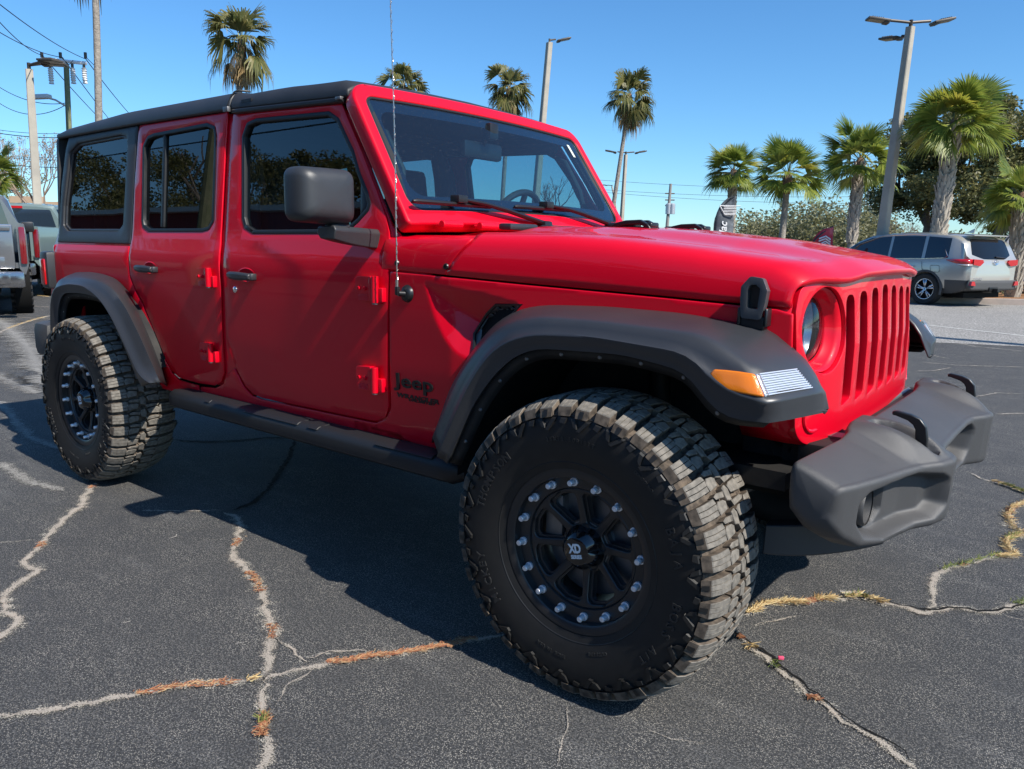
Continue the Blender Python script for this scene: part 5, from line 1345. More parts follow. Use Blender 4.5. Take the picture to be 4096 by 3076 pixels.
def palm(kind, base, top, R, label, group, seed, nleaf=30, tw=.17, boots=0., lean=0., skirt=0, name=None):
    r_ = random.Random(seed); base = Vector(base); top = Vector(top)
    t = thing(name or ('cabbage_palm' if kind == 'sabal' else 'fan_palm'), label, 'palm tree', tuple(base), group)
    H = top-base; b = MB(); rings = []
    n = 34
    for i in range(n+1):
        f = i/n; c = H*f+Vector((lean*math.sin(f*PI), lean*.4*math.sin(f*PI*.8), 0)); rr_ = tw*(1.12-.25*f+(.25*math.exp(-f*14)))*(1+.035*(i % 2))
        rings.append([(c.x+rr_*math.cos(a), c.y+rr_*math.sin(a), c.z) for a in [2*PI*k/12 for k in range(12)]])
    b.loft(rings, True, True); b.build('trunk', BK['palm'], t, smooth=60)
    if boots:
        b = MB(); nb = int(boots/.075)
        for i in range(nb):
            f = 1-boots/H.length*(1-i/nb); c0 = H*f+Vector((lean*math.sin(f*PI), lean*.4*math.sin(f*PI*.8), 0))
            for k in range(7):
                a = 2*PI*(k+.5*(i % 2))/7+r_.gauss(0, .06); u = Vector((math.cos(a), math.sin(a), 0)); s = Vector((-u.y, u.x, 0)); L = .24*r_.uniform(.8, 1.25)
                rr_ = tw*1.02; p = c0+u*rr_; tip = c0+u*(rr_+.065)+Vector((0, 0, L))+s*r_.gauss(0, .07)
                for sgn in (-1, 1):
                    q = p+s*(.075*sgn)-Vector((0, 0, .03)); m_ = tip+s*.018*sgn
                    b.add([q-u*.02, q+u*.018, m_+u*.01, m_-u*.015, p+u*.03, tip+u*.02], [(0, 1, 2, 3), (1, 4, 5, 2), (0, 3, 5, 4)])
        b.build('leaf_bases', BK['boots'], t, smooth=None, fix=False)
    # crown shaft fibre
    b = MB(); b.lathe([(tw*1.0, -.75*R*.5), (tw*1.35, -.3*R*.5), (tw*1.5, 0), (tw*.9, .22), (0, .35)], 10, tuple(H), 'Z'); b.build('crown_fibre', BK['fibre'], t)
    b = MB(); mats = [BK['stem'], PL['sabal'] if kind == 'sabal' else PL['wash'], PL['sabal_y'] if kind == 'sabal' else PL['wash'], PL['dead']]
    for i in range(nleaf):
        f = (i+.5)/nleaf; el = 1.42-1.98*f**.92 if kind == 'sabal' else 1.45-2.45*f**1.1
        az = i*2.39996+r_.gauss(0, .18)
        dv = Vector((math.cos(az)*math.cos(el), math.sin(az)*math.cos(el), math.sin(el)))
        pet = R*r_.uniform(.22, .62)*(1 if f > .12 else .7); mi = 1 if r_.random() > .16 else 2
        if kind == 'wash' and f > .90: mi = 3
        fan_leaf(b, H+Vector((0, 0, .15)), dv, pet, R*r_.uniform(.50, .62), 34 if kind == 'sabal' else 26, (.06+.46*f) if kind == 'sabal' else (.45+.85*f), r_, mi, wseg=.031 if kind == 'sabal' else .042, sabal=kind == 'sabal')
    for i in range(skirt):
        az = r_.uniform(0, 2*PI); dv = Vector((math.cos(az)*.45, math.sin(az)*.45, -1)); fan_leaf(b, H+Vector((0, 0, -.05-r_.random()*.5)), dv, R*.22, R*.45, 12, 1.0, r_, 3, spread=1.2)
    b.build('crown', mats, t, smooth=None, fix=False)
    return t
def basexy(px, py, d): p = far(px, py, d); return (p.x, p.y, 0)
def PALM(kind, bpx, tpx, tpy, d, R, label, group, seed, **k):
    p = far(tpx, tpy, d); q = far(bpx[0], bpx[1], d); q.z = 0
    # straight trunk through the two sightings
    pz = q; e = far(bpx[0], bpx[1], d); f = (p.z-0)/(max(.3, p.z-e.z)); base = Vector((p.x+(e.x-p.x)*f, p.y+(e.y-p.y)*f, 0)) if p.z-e.z > .5 else q
    return palm(kind, base, p, R, label, group, seed, **k)
WG = 'tall fan palms standing beyond the car park'; SG = 'cabbage palms in a row along the far kerb'
PALM('wash', (517, 198), 522, 100, 30, 1.5, 'tall shaggy fan palm rising above the rear half of the black roof', WG, 1, nleaf=26, tw=.105, skirt=10)
PALM('wash', (868, 240), 872, 192, 44, 1.6, 'fan palm crown peeking just over the windshield header beside the antenna', WG, 2, nleaf=30, tw=.11, skirt=4)
PALM('wash', (1086, 420), 1100, 200, 41, 1.55, 'fan palm seen over the windshield header, left of the single-headed lamp post', WG, 3, nleaf=28, tw=.11, skirt=8)
PALM('wash', (1328, 425), 1360, 215, 39, 1.55, 'slender leaning fan palm rising right of the windshield pillar', WG, 4, nleaf=30, tw=.10, skirt=12)
PALM('wash', (207, 250), 199, -150, 27, 1.7, 'very tall palm with only its bare trunk in view, beside the utility pole', WG, 5, nleaf=26, tw=.10, skirt=8, lean=.10)
PALM('sabal', (1578, 495), 1584, 378, 40, 1.68, 'leftmost cabbage palm of the row, beside the dark feather flag', SG, 11, nleaf=36, tw=.145, boots=3.2)
PALM('sabal', (1690, 505), 1702, 386, 36, 1.75, 'cabbage palm with smooth lower trunk and red-brown collar, second of the row', SG, 12, nleaf=36, tw=.14)
PALM('sabal', (1838, 530), 1857, 358, 30, 1.60, 'cabbage palm just left of the big three-headed lamp post', SG, 13, nleaf=36, tw=.12, boots=2.6)
PALM('sabal', (2028, 500), 2060, 282, 22, 1.30, 'largest cabbage palm with criss-crossed leaf bases, behind the silver family car', SG, 14, nleaf=38, tw=.115, boots=2.7)
PALM('sabal', (2196, 545), 2206, 440, 24, 1.22, 'cabbage palm cut off by the right edge above the silver family car', SG, 15, nleaf=36, tw=.13, boots=2.4)
PALM('sabal', (-6, 470), -14, 385, 45, 1.7, 'distant palm crown at the left edge above the pickup trucks', WG, 16, nleaf=24, tw=.2)

def branch(b, p, d, L, r0, depth, r_, tips, up=.15, spread=.55, kids=(2, 3), n=5, thin=.66):
    pts = [p.copy()]; cur = p.copy(); dd = d.normalized()
    for i in range(3): dd = (dd+Vector((r_.gauss(0, .13), r_.gauss(0, .13), r_.gauss(0, .08)+up*.3))).normalized(); cur = cur+dd*L/3; pts.append(cur.copy())
    b.tube(pts, [r0, r0*.88, r0*.78, r0*thin], n, cap=False)
    if depth <= 0: tips.append(cur); return
    for k in range(r_.randint(*kids)):
        a = r_.uniform(0, 2*PI); s = spread*r_.uniform(.6, 1.3); u = dd.orthogonal().normalized(); v = dd.cross(u)
        nd = (dd*math.cos(s)+(u*math.cos(a)+v*math.sin(a))*math.sin(s)+Vector((0, 0, up))).normalized()
        branch(b, cur if k else cur, nd, L*r_.uniform(.62, .85), r0*thin, depth-1, r_, tips, up, spread, kids, max(3, n-1), thin)
def leaves(b, c, rad_, n, size, r_, nm=1):
    for _ in range(n):
        v = Vector((r_.gauss(0, 1), r_.gauss(0, 1), r_.gauss(0, 1))); v = v.normalized()*(r_.random()**.45)
        p = c+Vector((v.x*rad_[0], v.y*rad_[1], v.z*rad_[2])); u = Vector((r_.gauss(0, 1), r_.gauss(0, 1), r_.gauss(0, .6))).normalized(); w_ = u.orthogonal().normalized(); w_ = (w_+u.cross(w_)*r_.gauss(0, 1)).normalized()
        s = size*r_.uniform(.6, 1.3); o = len(b.v); b.v += [tuple(p-u*s), tuple(p+w_*s*.5), tuple(p+u*s), tuple(p-w_*s*.5)]; b.f.append([o, o+1, o+2, o+3]); b.m.append(r_.randrange(nm))
def oak(base, H, W, label, seed, m=('oak', 'oak2'), n=42, nl=260, size=.10, group='broad-leaved trees beyond the palms', trunk=.30, depth=4, name='oak_tree', z0=.30):
    r_ = random.Random(seed); t = thing(name, label, 'tree', base, group); b = MB(); tips = []
    branch(b, Vector((0, 0, 0)), Vector((r_.gauss(0, .06), r_.gauss(0, .06), 1)), H*z0, trunk, depth, r_, tips, .10, .62, (2, 3), 8)
    b.build('trunk', BK['oak'], t, smooth=60)
    b = MB()
    for i in range(n):
        a = r_.uniform(0, 2*PI); q = r_.random()**.5; zz = r_.random(); e = math.sqrt(max(.05, 1-(abs(zz-.42)/.62)**2.2))
        c = Vector((math.cos(a)*q*W*.5*e, math.sin(a)*q*W*.5*e, H*(z0+.06)+zz*H*(.90-z0)))
        rr_ = W*.115*r_.uniform(.6, 1.25); leaves(b, c, (rr_, rr_, rr_*.62), nl, size, r_, len(m))
    b.build('crown', [PL[k] for k in m], t, smooth=None, fix=False); return t
def bare(base, H, label, seed, depth=6, trunk=.13, group='leafless trees in the distance', leaf=None):
    r_ = random.Random(seed); t = thing('bare_tree', label, 'tree', base, group); b = MB(); tips = []
    branch(b, Vector((0, 0, 0)), Vector((0, 0, 1)), H*.26, trunk, depth, r_, tips, .14, .50, (2, 3), 5, .64); b.build('branches', BK['bare'], t, smooth=60)
    if leaf:
        b = MB()
        for p in tips:
            if r_.random() < .5: leaves(b, p, (.25, .25, .2), 5, .06, r_)
        b.build('foliage', PL[leaf], t, smooth=None, fix=False)
    return t
def at(px, d): p = far(px, 520, d); return (p.x, p.y, 0)
oak(at(1992, 50), 9.0, 6.6, 'spreading oak behind the largest palm, left one of the pair', 21, n=70, nl=420)
oak(at(2095, 47), 8.8, 9.0, 'wide olive-green oak between the largest palm and the right-edge palm', 22, n=90, nl=420)
oak(at(2230, 48), 6.6, 6.5, 'oak partly cut off by the right edge of the view', 23, n=54, nl=400)
bare(at(1948, 42), 2.9, 'small bare tree just behind the roof of the silver family car', 31, depth=6, trunk=.05)
bare(at(62, 62), 8.2, 'bare reddish tree left of the left-hand lamp post', 32, leaf='dry')
bare(at(118, 58), 8.8, 'bare pale tree right of the left-hand lamp post', 33, leaf='dry')
bare(at(1205, 46), 6.0, 'leafless tree seen through the windshield glass', 34, trunk=.16)
oak(at(20, 75), 6.4, 9, 'low olive tree behind the pickup trucks at the far left', 35, n=30, nl=200, m=('oak2', 'shrub'))
# far tree belt
r_ = random.Random(5); b = MB()
def belt(px0, px1, d, z0, z1, n, rr_=1.6, nl=190, size=.15):
    for i in range(n):
        px = px0+(px1-px0)*(i+r_.random())/n; p = far(px, 520, d+r_.uniform(-6, 6)); h = z0+(z1-z0)*r_.random()
        z = r_.random()*h; leaves(b, Vector((p.x, p.y, z)), (rr_*r_.uniform(.7, 1.3), rr_, rr_*.75), nl, size, r_, 3)
belt(1600, 1930, 75, 2.0, 4.6, 170); belt(1690, 1900, 72, 3.0, 5.6, 60); belt(1430, 1610, 78, 1.2, 2.6, 50, .8, 50); belt(1330, 1450, 75, 1.5, 3.4, 30, 1.0, 60); belt(1900, 2240, 70, 1.0, 2.6, 90)
belt(-60, 135, 85, 2.0, 5.0, 60); belt(600, 1330, 80, 1.2, 3.2, 160)
tag(b.build('tree_line', [PL['shrub'], PL['oak2'], PL['shrub']], None, smooth=None, fix=False), 'distant belt of grey-green scrub and trees along the horizon', 'tree line', kind='stuff')
# ================================================================== STREET FURNITURE
CONC = mat('concrete_pole', (.42, .38, .31), .85, noise=(3, .3, .7, (.33, .30, .25)), bump=(40, .3, .01))
LAMPM = mat('bronze_lamp', (.09, .075, .06), .5, .3)
LEDM = mat('lamp_underside', (.30, .28, .22), .4)
def lamp_post(base_px, top_px, d, heads, label, group, rb=.17, rt=.11, hs=1.0, name='lamp_post'):
    p = far(*top_px, d); q = far(*base_px, d); f = p.z/max(.5, p.z-q.z); base = Vector((p.x+(q.x-p.x)*f, p.y+(q.y-p.y)*f, 0)) if p.z-q.z > 1 else Vector((p.x, p.y, 0))
    t = thing(name, label, 'lamp post', tuple(base), group); top = p-base; b = MB(); rings = []
    for k in range(9):
        s = k/8; c = top*s; r = rb+(rt-rb)*s; rings.append([(c.x+r*x, c.y+r*y, c.z) for x, y in [(u*.94-v_*-.34, u*-.34+v_*.94) for u, v_ in ((-1, -.8), (-.8, -1), (.8, -1), (1, -.8), (1, .8), (.8, 1), (-.8, 1), (-1, .8))]])
    b.loft(rings, True, True); b.build('pole', CONC, t, smooth=30)
    for az, tilt, L in heads:
        a = rad(az); u = Vector((math.cos(a), math.sin(a), 0)); s = Vector((-u.y, u.x, 0)); b = MB()
        c0 = top+Vector((0, 0, .10 if L > .4 or len(heads) < 3 else -.22)); b.tube([top-Vector((0, 0, .1)), top+Vector((0, 0, .16))], .045, 8); b.tube([c0, c0+u*L*.35+Vector((0, 0, .03)), c0+u*L*.62+Vector((0, 0, .05))], .035, 8)
        ar = b.build('lamp_arm', LAMPM, t)
        R = Matrix.Rotation(a, 4, 'Z') @ Matrix.Rotation(-rad(tilt), 4, 'Y'); c = c0+u*(L*.62+.36*hs)+Vector((0, 0, .06))
        b = MB(); b.box((0, 0, 0), (.62*hs, .36*hs, .055), bev=.02); b.box((-.24*hs, 0, -.02), (.16*hs, .26*hs, .09), bev=.02)
        for k in range(6): b.box((-.1*hs+.06*hs*k, 0, .035), (.012, .30*hs, .03))
        b.xf(Matrix.Translation(c) @ R); b.build('lamp_head', LAMPM, ar)
        b = MB(); b.box((.06*hs, 0, -.030), (.42*hs, .28*hs, .008)); b.xf(Matrix.Translation(c) @ R); b.build('lamp_lens', LEDM, ar)
    return t
LG = 'concrete lamp posts of the car park'
vr = math.degrees(YAW)          # camera right is azimuth vr
lamp_post((1905, 515), (1967, 58), 22.5, [(vr+4, 12, .80), (vr+176, 8, .80), (vr+118, 6, .35)], 'tall leaning concrete lamp post with three heads, left of the silver family car', LG, .125, .085, .85)
lamp_post((1172, 265), (1187, 92), 36, [(vr+10, 14, .45)], 'concrete lamp post with a single head, rising behind the windshield header', LG, .15, .115, 1.0)
lamp_post((1344, 460), (1352, 334), 44, [(vr+5, 10, .75), (vr+175, 10, .75)], 'smaller two-headed lamp post right of the windshield pillar', LG, .11, .08)
lamp_post((80, 420), (63, 150), 24, [(vr+12, 0, .45), (vr-22, -4, .70)], 'concrete lamp post with two heads on one side, above the pickup trucks', LG, .115, .085, .9)
lamp_post((1329, 440), (1322, 403), 80, [(vr+150, 4, .8)], 'tiny far street lamp left of the two-headed lamp post', None, .08, .06, .9, name='street_lamp')
# utility pole with crossarm
WOOD = mat('green_pole_wood', (.14, .16, .08), .9, noise=(5, .3, .7, (.22, .22, .13)), bump=(20, .5, .02))
INS = mat('porcelain', (.72, .70, .66), .35); WIREM = mat('cable', (.03, .03, .035), .6); ALU = mat('galvanised', (.55, .56, .57), .4, .6)
dU = 30; pt = far(143, 138, dU); pb = far(149, 275, dU); f = pt.z/(pt.z-pb.z); base = Vector((pt.x+(pb.x-pt.x)*f, pt.y+(pb.y-pt.y)*f, 0))
up_ = thing('utility_pole', 'green-stained wooden utility pole with white crossarm and street light, behind the rear of the roof', 'utility pole', tuple(base)); top = pt-base
b = MB(); b.tube([(0, 0, 0), tuple(top*.5), tuple(top)], [.10, .09, .08], 12); b.build('pole', WOOD, up_)
Rv = Vector((math.cos(YAW), math.sin(YAW), 0))
cA = far(88, 127, dU)-base; cB = far(188, 137, dU)-base
b = MB(); b.tube([cA, cB], .06, 6); ca = b.build('crossarm', mat('white_arm', (.75, .75, .76), .5), up_)
for px in (108, 156, 181):
    c = far(px, 140, dU)-base; b = MB(); b.tube([c+Vector((0, 0, .1)), c-Vector((0, 0, .15))], .045, 8); b.build('cutout_bracket', LAMPM, up_)
    b = MB(); prof = [(.05, 0)]
    for k in range(6): prof += [(.085, -.02-.07*k), (.055, -.055-.07*k)]
    prof.append((.08, -.48)); b.lathe(prof, 12, tuple(c-Vector((0, 0, .1))), 'Z'); b.build('insulator', INS, up_)
for px in (91, 131, 185):
    c = far(px, 126, dU)-base; b = MB(); b.tube([c, c+Vector((0, 0, .18))], .05, 8); b.tube([c+Vector((0, 0, .05)), c+Rv*.25-Vector((0, 0, .2)), c+Rv*.4-Vector((0, 0, .05))], .012, 5); b.build('pin_insulator', LAMPM, up_)
b = MB(); a0 = far(147, 232, dU)-base; a1 = far(120, 216, dU)-base; a2 = far(98, 210, dU)-base; b.tube([a0, a1, a2], .03, 8); la = b.build('street_light_arm', ALU, up_)
b = MB(); c = far(85, 209, dU)-base; b.box(c, (.70, .26, .14), Matrix.Rotation(YAW, 4, 'Z') @ Matrix.Rotation(rad(-3), 4, 'Y'), bev=.05); b.build('street_light', mat('lamp_grey', (.6, .6, .6), .4), up_)
# far utility pole on the right
pt = far(1449, 397, 60); pb = far(1441, 490, 60); f = pt.z/(pt.z-pb.z); base = Vector((pt.x+(pb.x-pt.x)*f, pt.y+(pb.y-pt.y)*f, 0)); top = pt-base
u2 = thing('utility_pole', 'thin grey distant utility pole with transformers, standing left of the dark feather flag', 'utility pole', tuple(base))
b = MB(); b.tube([(0, 0, 0), tuple(top)], [.15, .10], 10); b.build('pole', mat('grey_wood', (.26, .24, .22), .9), u2)
for k, px in enumerate((1444, 1452)):
    c = far(px, 452, 60)-base; b = MB(); b.lathe([(0, -.35), (.22, -.35), (.22, .35), (.15, .42), (0, .42)], 12, tuple(c), 'Z'); b.build('transformer', ALU, u2)
b = MB(); 
for py in (418, 432, 444): c = far(1447, py, 60)-base; b.tube([c-Rv*.35, c+Rv*.35], .05, 6)
b.build('crossarm', LAMPM, u2)
# wires
def wire(p0, p1, sag, label, r=.012, n=24):
    p0, p1 = Vector(p0), Vector(p1); b = MB(); P = [p0.lerp(p1, k/n)-Vector((0, 0, sag*4*(k/n)*(1-k/n))) for k in range(n+1)]
    b.tube([p-p0 for p in P], r, 5); o = b.build('power_line', WIREM, None, smooth=60); o.location = p0; tag(o, label, 'power line', 'power lines on the left side of the sky'); return o
W = far
wire(W(-25, 20, 20), W(92, 120, dU), .15, 'lowest of the three sloping wires reaching the left end of the crossarm', .011)
wire(W(-25, 55, 22), W(135, 124, dU), .12, 'middle sloping wire reaching the crossarm from the upper left', .011)
wire(W(-25, -10, 19), W(186, 128, dU), .12, 'topmost sloping wire ending at the right end of the crossarm', .011)
wire(W(135, 124, dU), W(300, 330, 70), .2, 'wire dropping right from the crossarm behind the roof, steepest one', .016)
wire(W(186, 128, dU), W(320, 285, 60), .2, 'wire dropping right from the crossarm end past the tall bare palm trunk', .016)
wire(W(92, 120, dU), W(290, 320, 75), .3, 'wire dropping right from the left crossarm end', .016)
wire(W(-25, 172, 34), W(146, 222, dU), .3, 'slack wire meeting the pole at the street light arm from the upper left', .012)
wire(W(-25, 205, 36), W(146, 224, dU), .5, 'sagging wire meeting the pole just under the street light arm', .012)
for i, (y0, y1, r) in enumerate(((277, 288, .012), (284, 297, .02), (334, 345, .011), (349, 361, .018), (333, 338, .008))): wire(W(-25, y0, 45+i), W(150, y1, 42+i), .1, ['upper thin wire level with the black roof corner at the left edge', 'thick twin cable below the roof corner at the left edge', 'thin wire above the cab roofs at the left edge', 'lower thick cable just above the trucks at the left edge', 'faintest of the wires crossing the left lamp post'][i], r)
for i, (x0, y0, x1, y1) in enumerate(((1260, 386, 1900, 408), (1280, 408, 1900, 424), (1290, 414, 1900, 440))):
    o = wire(W(x0, y0, 62), W(x1, y1, 62), .25, ['highest faint wire crossing the sky behind the palm row', 'middle faint wire crossing the sky behind the palm row', 'lowest faint wire crossing the sky behind the palm row'][i], .012); o['group'] = 'far wires behind the palms'
# lattice mast
p = far(1862, 411, 180); t = thing('lattice_mast', 'grey lattice telecom mast far behind the palm row', 'mast', (p.x, p.y, 0)); b = MB()
for sx, sy in ((-1, -1), (1, -1), (1, 1), (-1, 1)): b.tube([(sx*1.5, sy*1.5, 0), (sx*.9, sy*.9, p.z)], .10, 4)
for k in range(14):
    z0 = p.z*k/14; z1 = p.z*(k+1)/14; w0_ = 1.5-.6*k/14
    for a, c in (((-1, -1), (1, -1)), ((1, -1), (1, 1)), ((1, 1), (-1, 1)), ((-1, 1), (-1, -1))): b.tube([(a[0]*w0_, a[1]*w0_, z0), (c[0]*w0_, c[1]*w0_, z1)], .06, 4)
b.build('mast_frame', mat('mast_grey', (.10, .10, .11), .7), t)
b = MB()
for k in range(3):
    for a in range(6): b.box((2.0*math.cos(a), 2.0*math.sin(a), p.z-.8-2.6*k), (.35, .35, 1.6))
b.build('antenna_panel', ALU, t)
# feather flags
def flag(base_px, top_py, d, W_, col, label, writing, wsize, mirror=1, lean=.0, emblem=None, wy=.35):
    q = far(base_px, 520, d); top = far(base_px, top_py, d).z; t = thing('feather_flag', label, 'flag', (q.x, q.y, 0), 'feather flags of the dealership')
    Rr = Vector((math.cos(YAW), math.sin(YAW), 0))*mirror; N_ = Vector((Rr.y, -Rr.x, 0))*mirror
    b = MB(); pl = [(0, 0, 0), (0, 0, top*.7)]+[tuple(Rr*(W_*.95*math.sin(k/8*PI/2)**2)+Vector((0, 0, top*(.70+.30*math.sin(k/8*PI/2))))) for k in range(9)]
    b.tube(pl, .022, 6); b.build('flag_pole', M['black'], t)
    b = MB(); rows = []
    for i in range(25):
        z = top*(.22+.78*i/24); e = max(0, (z/top-.70)/.30); x0 = W_*.95*(1-math.sqrt(max(0, 1-e*e)))
        rows.append([tuple(Rr*(x0+(W_-x0)*u)+N_*(.03*math.sin(5*u+z*3))+Vector((0, 0, z))) for u in np.linspace(0, 1, 7)])
    b.loft(rows, False); o = b.build('flag_cloth', col, t, smooth=180); md = o.modifiers.new('s', 'SOLIDIFY'); md.thickness = .006
    def fn(u, v, dd): return tuple(Rr*(W_*.62-v)+N_*(.05+dd)+Vector((0, 0, top*wy+u))) if mirror > 0 else tuple(Rr*(W_*.40+v)+N_*(.05+dd)+Vector((0, 0, top*wy+u)))
    if writing: text_mb(writing, wsize, .01, fn, 1.0, .006, shear=.3).build('flag_lettering', M['white'], t, smooth=None)
    if emblem: emblem(t, Rr, N_, top)
    return t
fm = mat('flag_charcoal', (.055, .065, .08), .7, noise=(3, .45, .6, (.16, .18, .2)))
def crest(t, Rr, N_, top):
    b = MB()
    def P(u, z): return tuple(Rr*u+N_*.06+Vector((0, 0, z)))
    z = top*.845
    for k in range(5): b.tube([P(.25-.0*k, z+.10-.05*k), P(.65, z+.10-.05*k)], .011, 4)
    b.tube([P(.12, z+.14), P(.30, z-.14), P(.60, z-.14), P(.78, z+.14), P(.12, z+.14)], .014, 4); b.build('crest', M['white'], t)
flag(1541, 423, 26, .62, fm, 'charcoal feather flag with a pale crest, beside the leftmost cabbage palm', 'Cadillac', .34, emblem=crest, wy=.345)
fr_ = mat('flag_red', (.55, .03, .05), .7, noise=(4, .5, .7, (.60, .12, .14)))
def swirl(t, Rr, N_, top):
    b = MB(); P = lambda u, z: tuple(Rr*u+N_*.06+Vector((0, 0, z)))
    for k in range(7): b.tube([P(.18+.04*math.sin(k*2), top*(.62+.035*k)), P(.33, top*(.64+.035*k)+.03), P(.46, top*(.61+.035*k))], .020, 4)
    b.build('flag_print', M['white'], t)
flag(1754, 489, 22, .55, fr_, 'small red and white feather flag behind the hood, left of the silver family car', None, .3, emblem=swirl)
flag(2170, 486, 27, .70, mat('flag_pale', (.42, .42, .44), .7, noise=(4, .4, .6, (.16, .16, .18))), 'grey feather flag showing over the rear roof of the silver family car', 'Chevrolet', .26, wy=.42)

# ================================================================== CARS IN THE BACKGROUND
GLS = mat('car_glass_dark', (.012, .016, .020), .05, spec=.6, coat=1)
CLAD = mat('grey_cladding', (.05, .052, .055), .55); TYR = mat('car_tyre', (.016, .016, .016), .75); ALLOY = mat('alloy', (.62, .63, .65), .22, .9); LRED = mat('rear_lamp_red', (.45, .008, .012), .12, coat=1); LCLR = mat('rear_lamp_clear', (.62, .58, .58), .12, .4, coat=1)
def loft_body(st, name, mats, parent, glassrows, mfn):
    """st: list of (x, [(y,z)...] half-section from floor centre to roof centre)"""
    b = MB(); n = len(st[0][1]); rings = [[(x, y, z) for y, z in s]+[(x, -y, z) for y, z in s[1:-1][::-1]] for x, s in st]
    xs = [x for x, s in st]; m = len(rings[0]); vs = [p for r in rings for p in r]; b.v = vs
    for i in range(len(rings)-1):
        for k in range(m):
            a = i*m+k; c = i*m+(k+1) % m; b.f.append([a, c, c+m, a+m]); row = k if k < n-1 else m-1-k
            b.m.append(mfn(i, row))
    b.f.append(list(range(m))[::-1]); b.m.append(0); b.f.append([(len(rings)-1)*m+k for k in range(m)]); b.m.append(0)
    return b.build(name, mats, parent, smooth=40)
def wheel_small(parent, x, y, r, w_, rim_r, spokes=5, tyre_m=None, chunky=False):
    s = 1 if y > 0 else -1
    b = MB(); prof = [(rim_r, w_*.45), (r*.90, w_*.5), (r*.985, w_*.38), (r, w_*.2), (r, -w_*.2), (r*.985, -w_*.38), (r*.9, -w_*.5), (rim_r, -w_*.45)]
    b.lathe(prof, 40)
    if chunky:
        for k in range(26):
            a = 2*PI*k/26
            for tt in (-.3, .3): b.box((r*1.01*math.cos(a), tt*w_, r*1.01*math.sin(a)), (.05, w_*.42, .055), Matrix.Rotation(-a+PI/2, 4, 'Y'))
    b.xf(Matrix.Translation((x, y, r)) @ Matrix.Diagonal((1, -s, 1, 1))); wh = b.build('wheel', TYR, parent)
    b = MB(); b.lathe([(rim_r, w_*.45), (rim_r*.93, w_*.40), (rim_r*.9, w_*.15)], 40); b.lathe([(0, w_*.40), (rim_r*.16, w_*.40), (rim_r*.2, w_*.3)], 16)
    for k in range(spokes):
        for da in (-.16, .16):
            a = 2*PI*k/spokes+da+.3; a2 = 2*PI*k/spokes+.3+da*.5; u = (math.cos(a), math.sin(a)); v = (-u[1], u[0]); q = rim_r*.055
            b.loft([[(rim_r*.14*math.cos(a2)+v[0]*q, -w_*.36, rim_r*.14*math.sin(a2)+v[1]*q), (rim_r*.14*math.cos(a2)-v[0]*q, -w_*.36, rim_r*.14*math.sin(a2)-v[1]*q)], [(rim_r*.93*u[0]+v[0]*q*1.5, -w_*.43, rim_r*.93*u[1]+v[1]*q*1.5), (rim_r*.93*u[0]-v[0]*q*1.5, -w_*.43, rim_r*.93*u[1]-v[1]*q*1.5)]], False)
    b.xf(Matrix.Translation((x, y, r)) @ Matrix.Diagonal((1, -s, 1, 1))); o = b.build('rim', ALLOY, wh); md = o.modifiers.new('s', 'SOLIDIFY'); md.thickness = .01
    b = MB(); b.lathe([(0, w_*.05), (rim_r*.92, w_*.05)], 24); b.xf(Matrix.Translation((x, y, r)) @ Matrix.Diagonal((1, -s, 1, 1))); b.build('wheel_back', M['dark'], wh)
def cut_arches(o, xs, r, zc_=.36):
    cs = []
    for x in xs:
        for s in (-1, 1):
            b = MB(); b.lathe([(0, .30), (r, .30), (r, -.30), (0, -.30)], 36, (x, s*.90, zc_)); c = b.build('cutter', M['dark'], None, smooth=None); c.matrix_world = o.matrix_world if o.parent is None else Matrix.Identity(4); c.parent = o.parent; cs.append(c)
            md = o.modifiers.new('c', 'BOOLEAN'); md.object = c; md.operation = 'DIFFERENCE'; md.solver = 'EXACT'
    bpy.context.view_layer.update(); dg = bpy.context.evaluated_depsgraph_get(); dg.update()
    me = bpy.data.meshes.new_from_object(o.evaluated_get(dg)); o.modifiers.clear(); o.data = me
    for c in cs: bpy.data.objects.remove(c)
# --- silver family SUV seen from its rear left
silver = mat('champagne_paint', (.47, .45, .40), .28, .45, coat=.9)
q1 = Vector((*gl(ZS(1050, 1002)), 0)); 
v = Vector((q1.x-CAM[0], q1.y-CAM[1], 0)).normalized(); left = Vector((-v.y, v.x, 0))
phi = rad(54); fwd = v*math.cos(phi)+left*math.sin(phi); yaw_s = math.atan2(fwd.y, fwd.x); lft = Vector((-fwd.y, fwd.x, 0))
org = q1-lft*.80
suv = thing('parked_suv', 'silver-beige family SUV parked beyond the bright red hood, seen from behind', 'SUV', tuple(org), None, yaw_s)
X0 = -1.02
def sec(x):
    I = lambda xs, ys: float(np.interp(x, xs, ys))
    W = I([X0, -.9, -.5, 2.8, 3.4, 3.78], [.80, .90, .955, .955, .88, .62]); belt = I([X0, -.5, 1.0, 2.3, 2.75, 3.8], [1.06, 1.09, 1.05, 1.02, 1.04, .80])
    roof = I([X0, -.92, -.80, -.55, .2, 1.0, 1.7, 2.1, 2.75, 3.4, 3.8], [1.08, 1.20, 1.50, 1.655, 1.72, 1.73, 1.67, 1.50, 1.06, .98, .82]); roof = max(roof, belt+.02)
    k = (roof-belt)/.68; Wr = W-.19*min(1, k)
    zb = I([X0, -.9, -.6, 2.9, 3.8], [.50, .40, .30, .28, .35])
    return [(0, zb), (W*.88, zb), (W-.03, zb+.12), (W-.005, .62), (W, .82), (W-.012, .96), (W-.03, belt), (W-.045, belt+.03*min(1, k)), (Wr+.035, belt+(roof-belt)*.84), (Wr-.01, belt+(roof-belt)*.93), (Wr*.62, roof-.01*k), (0, roof)]
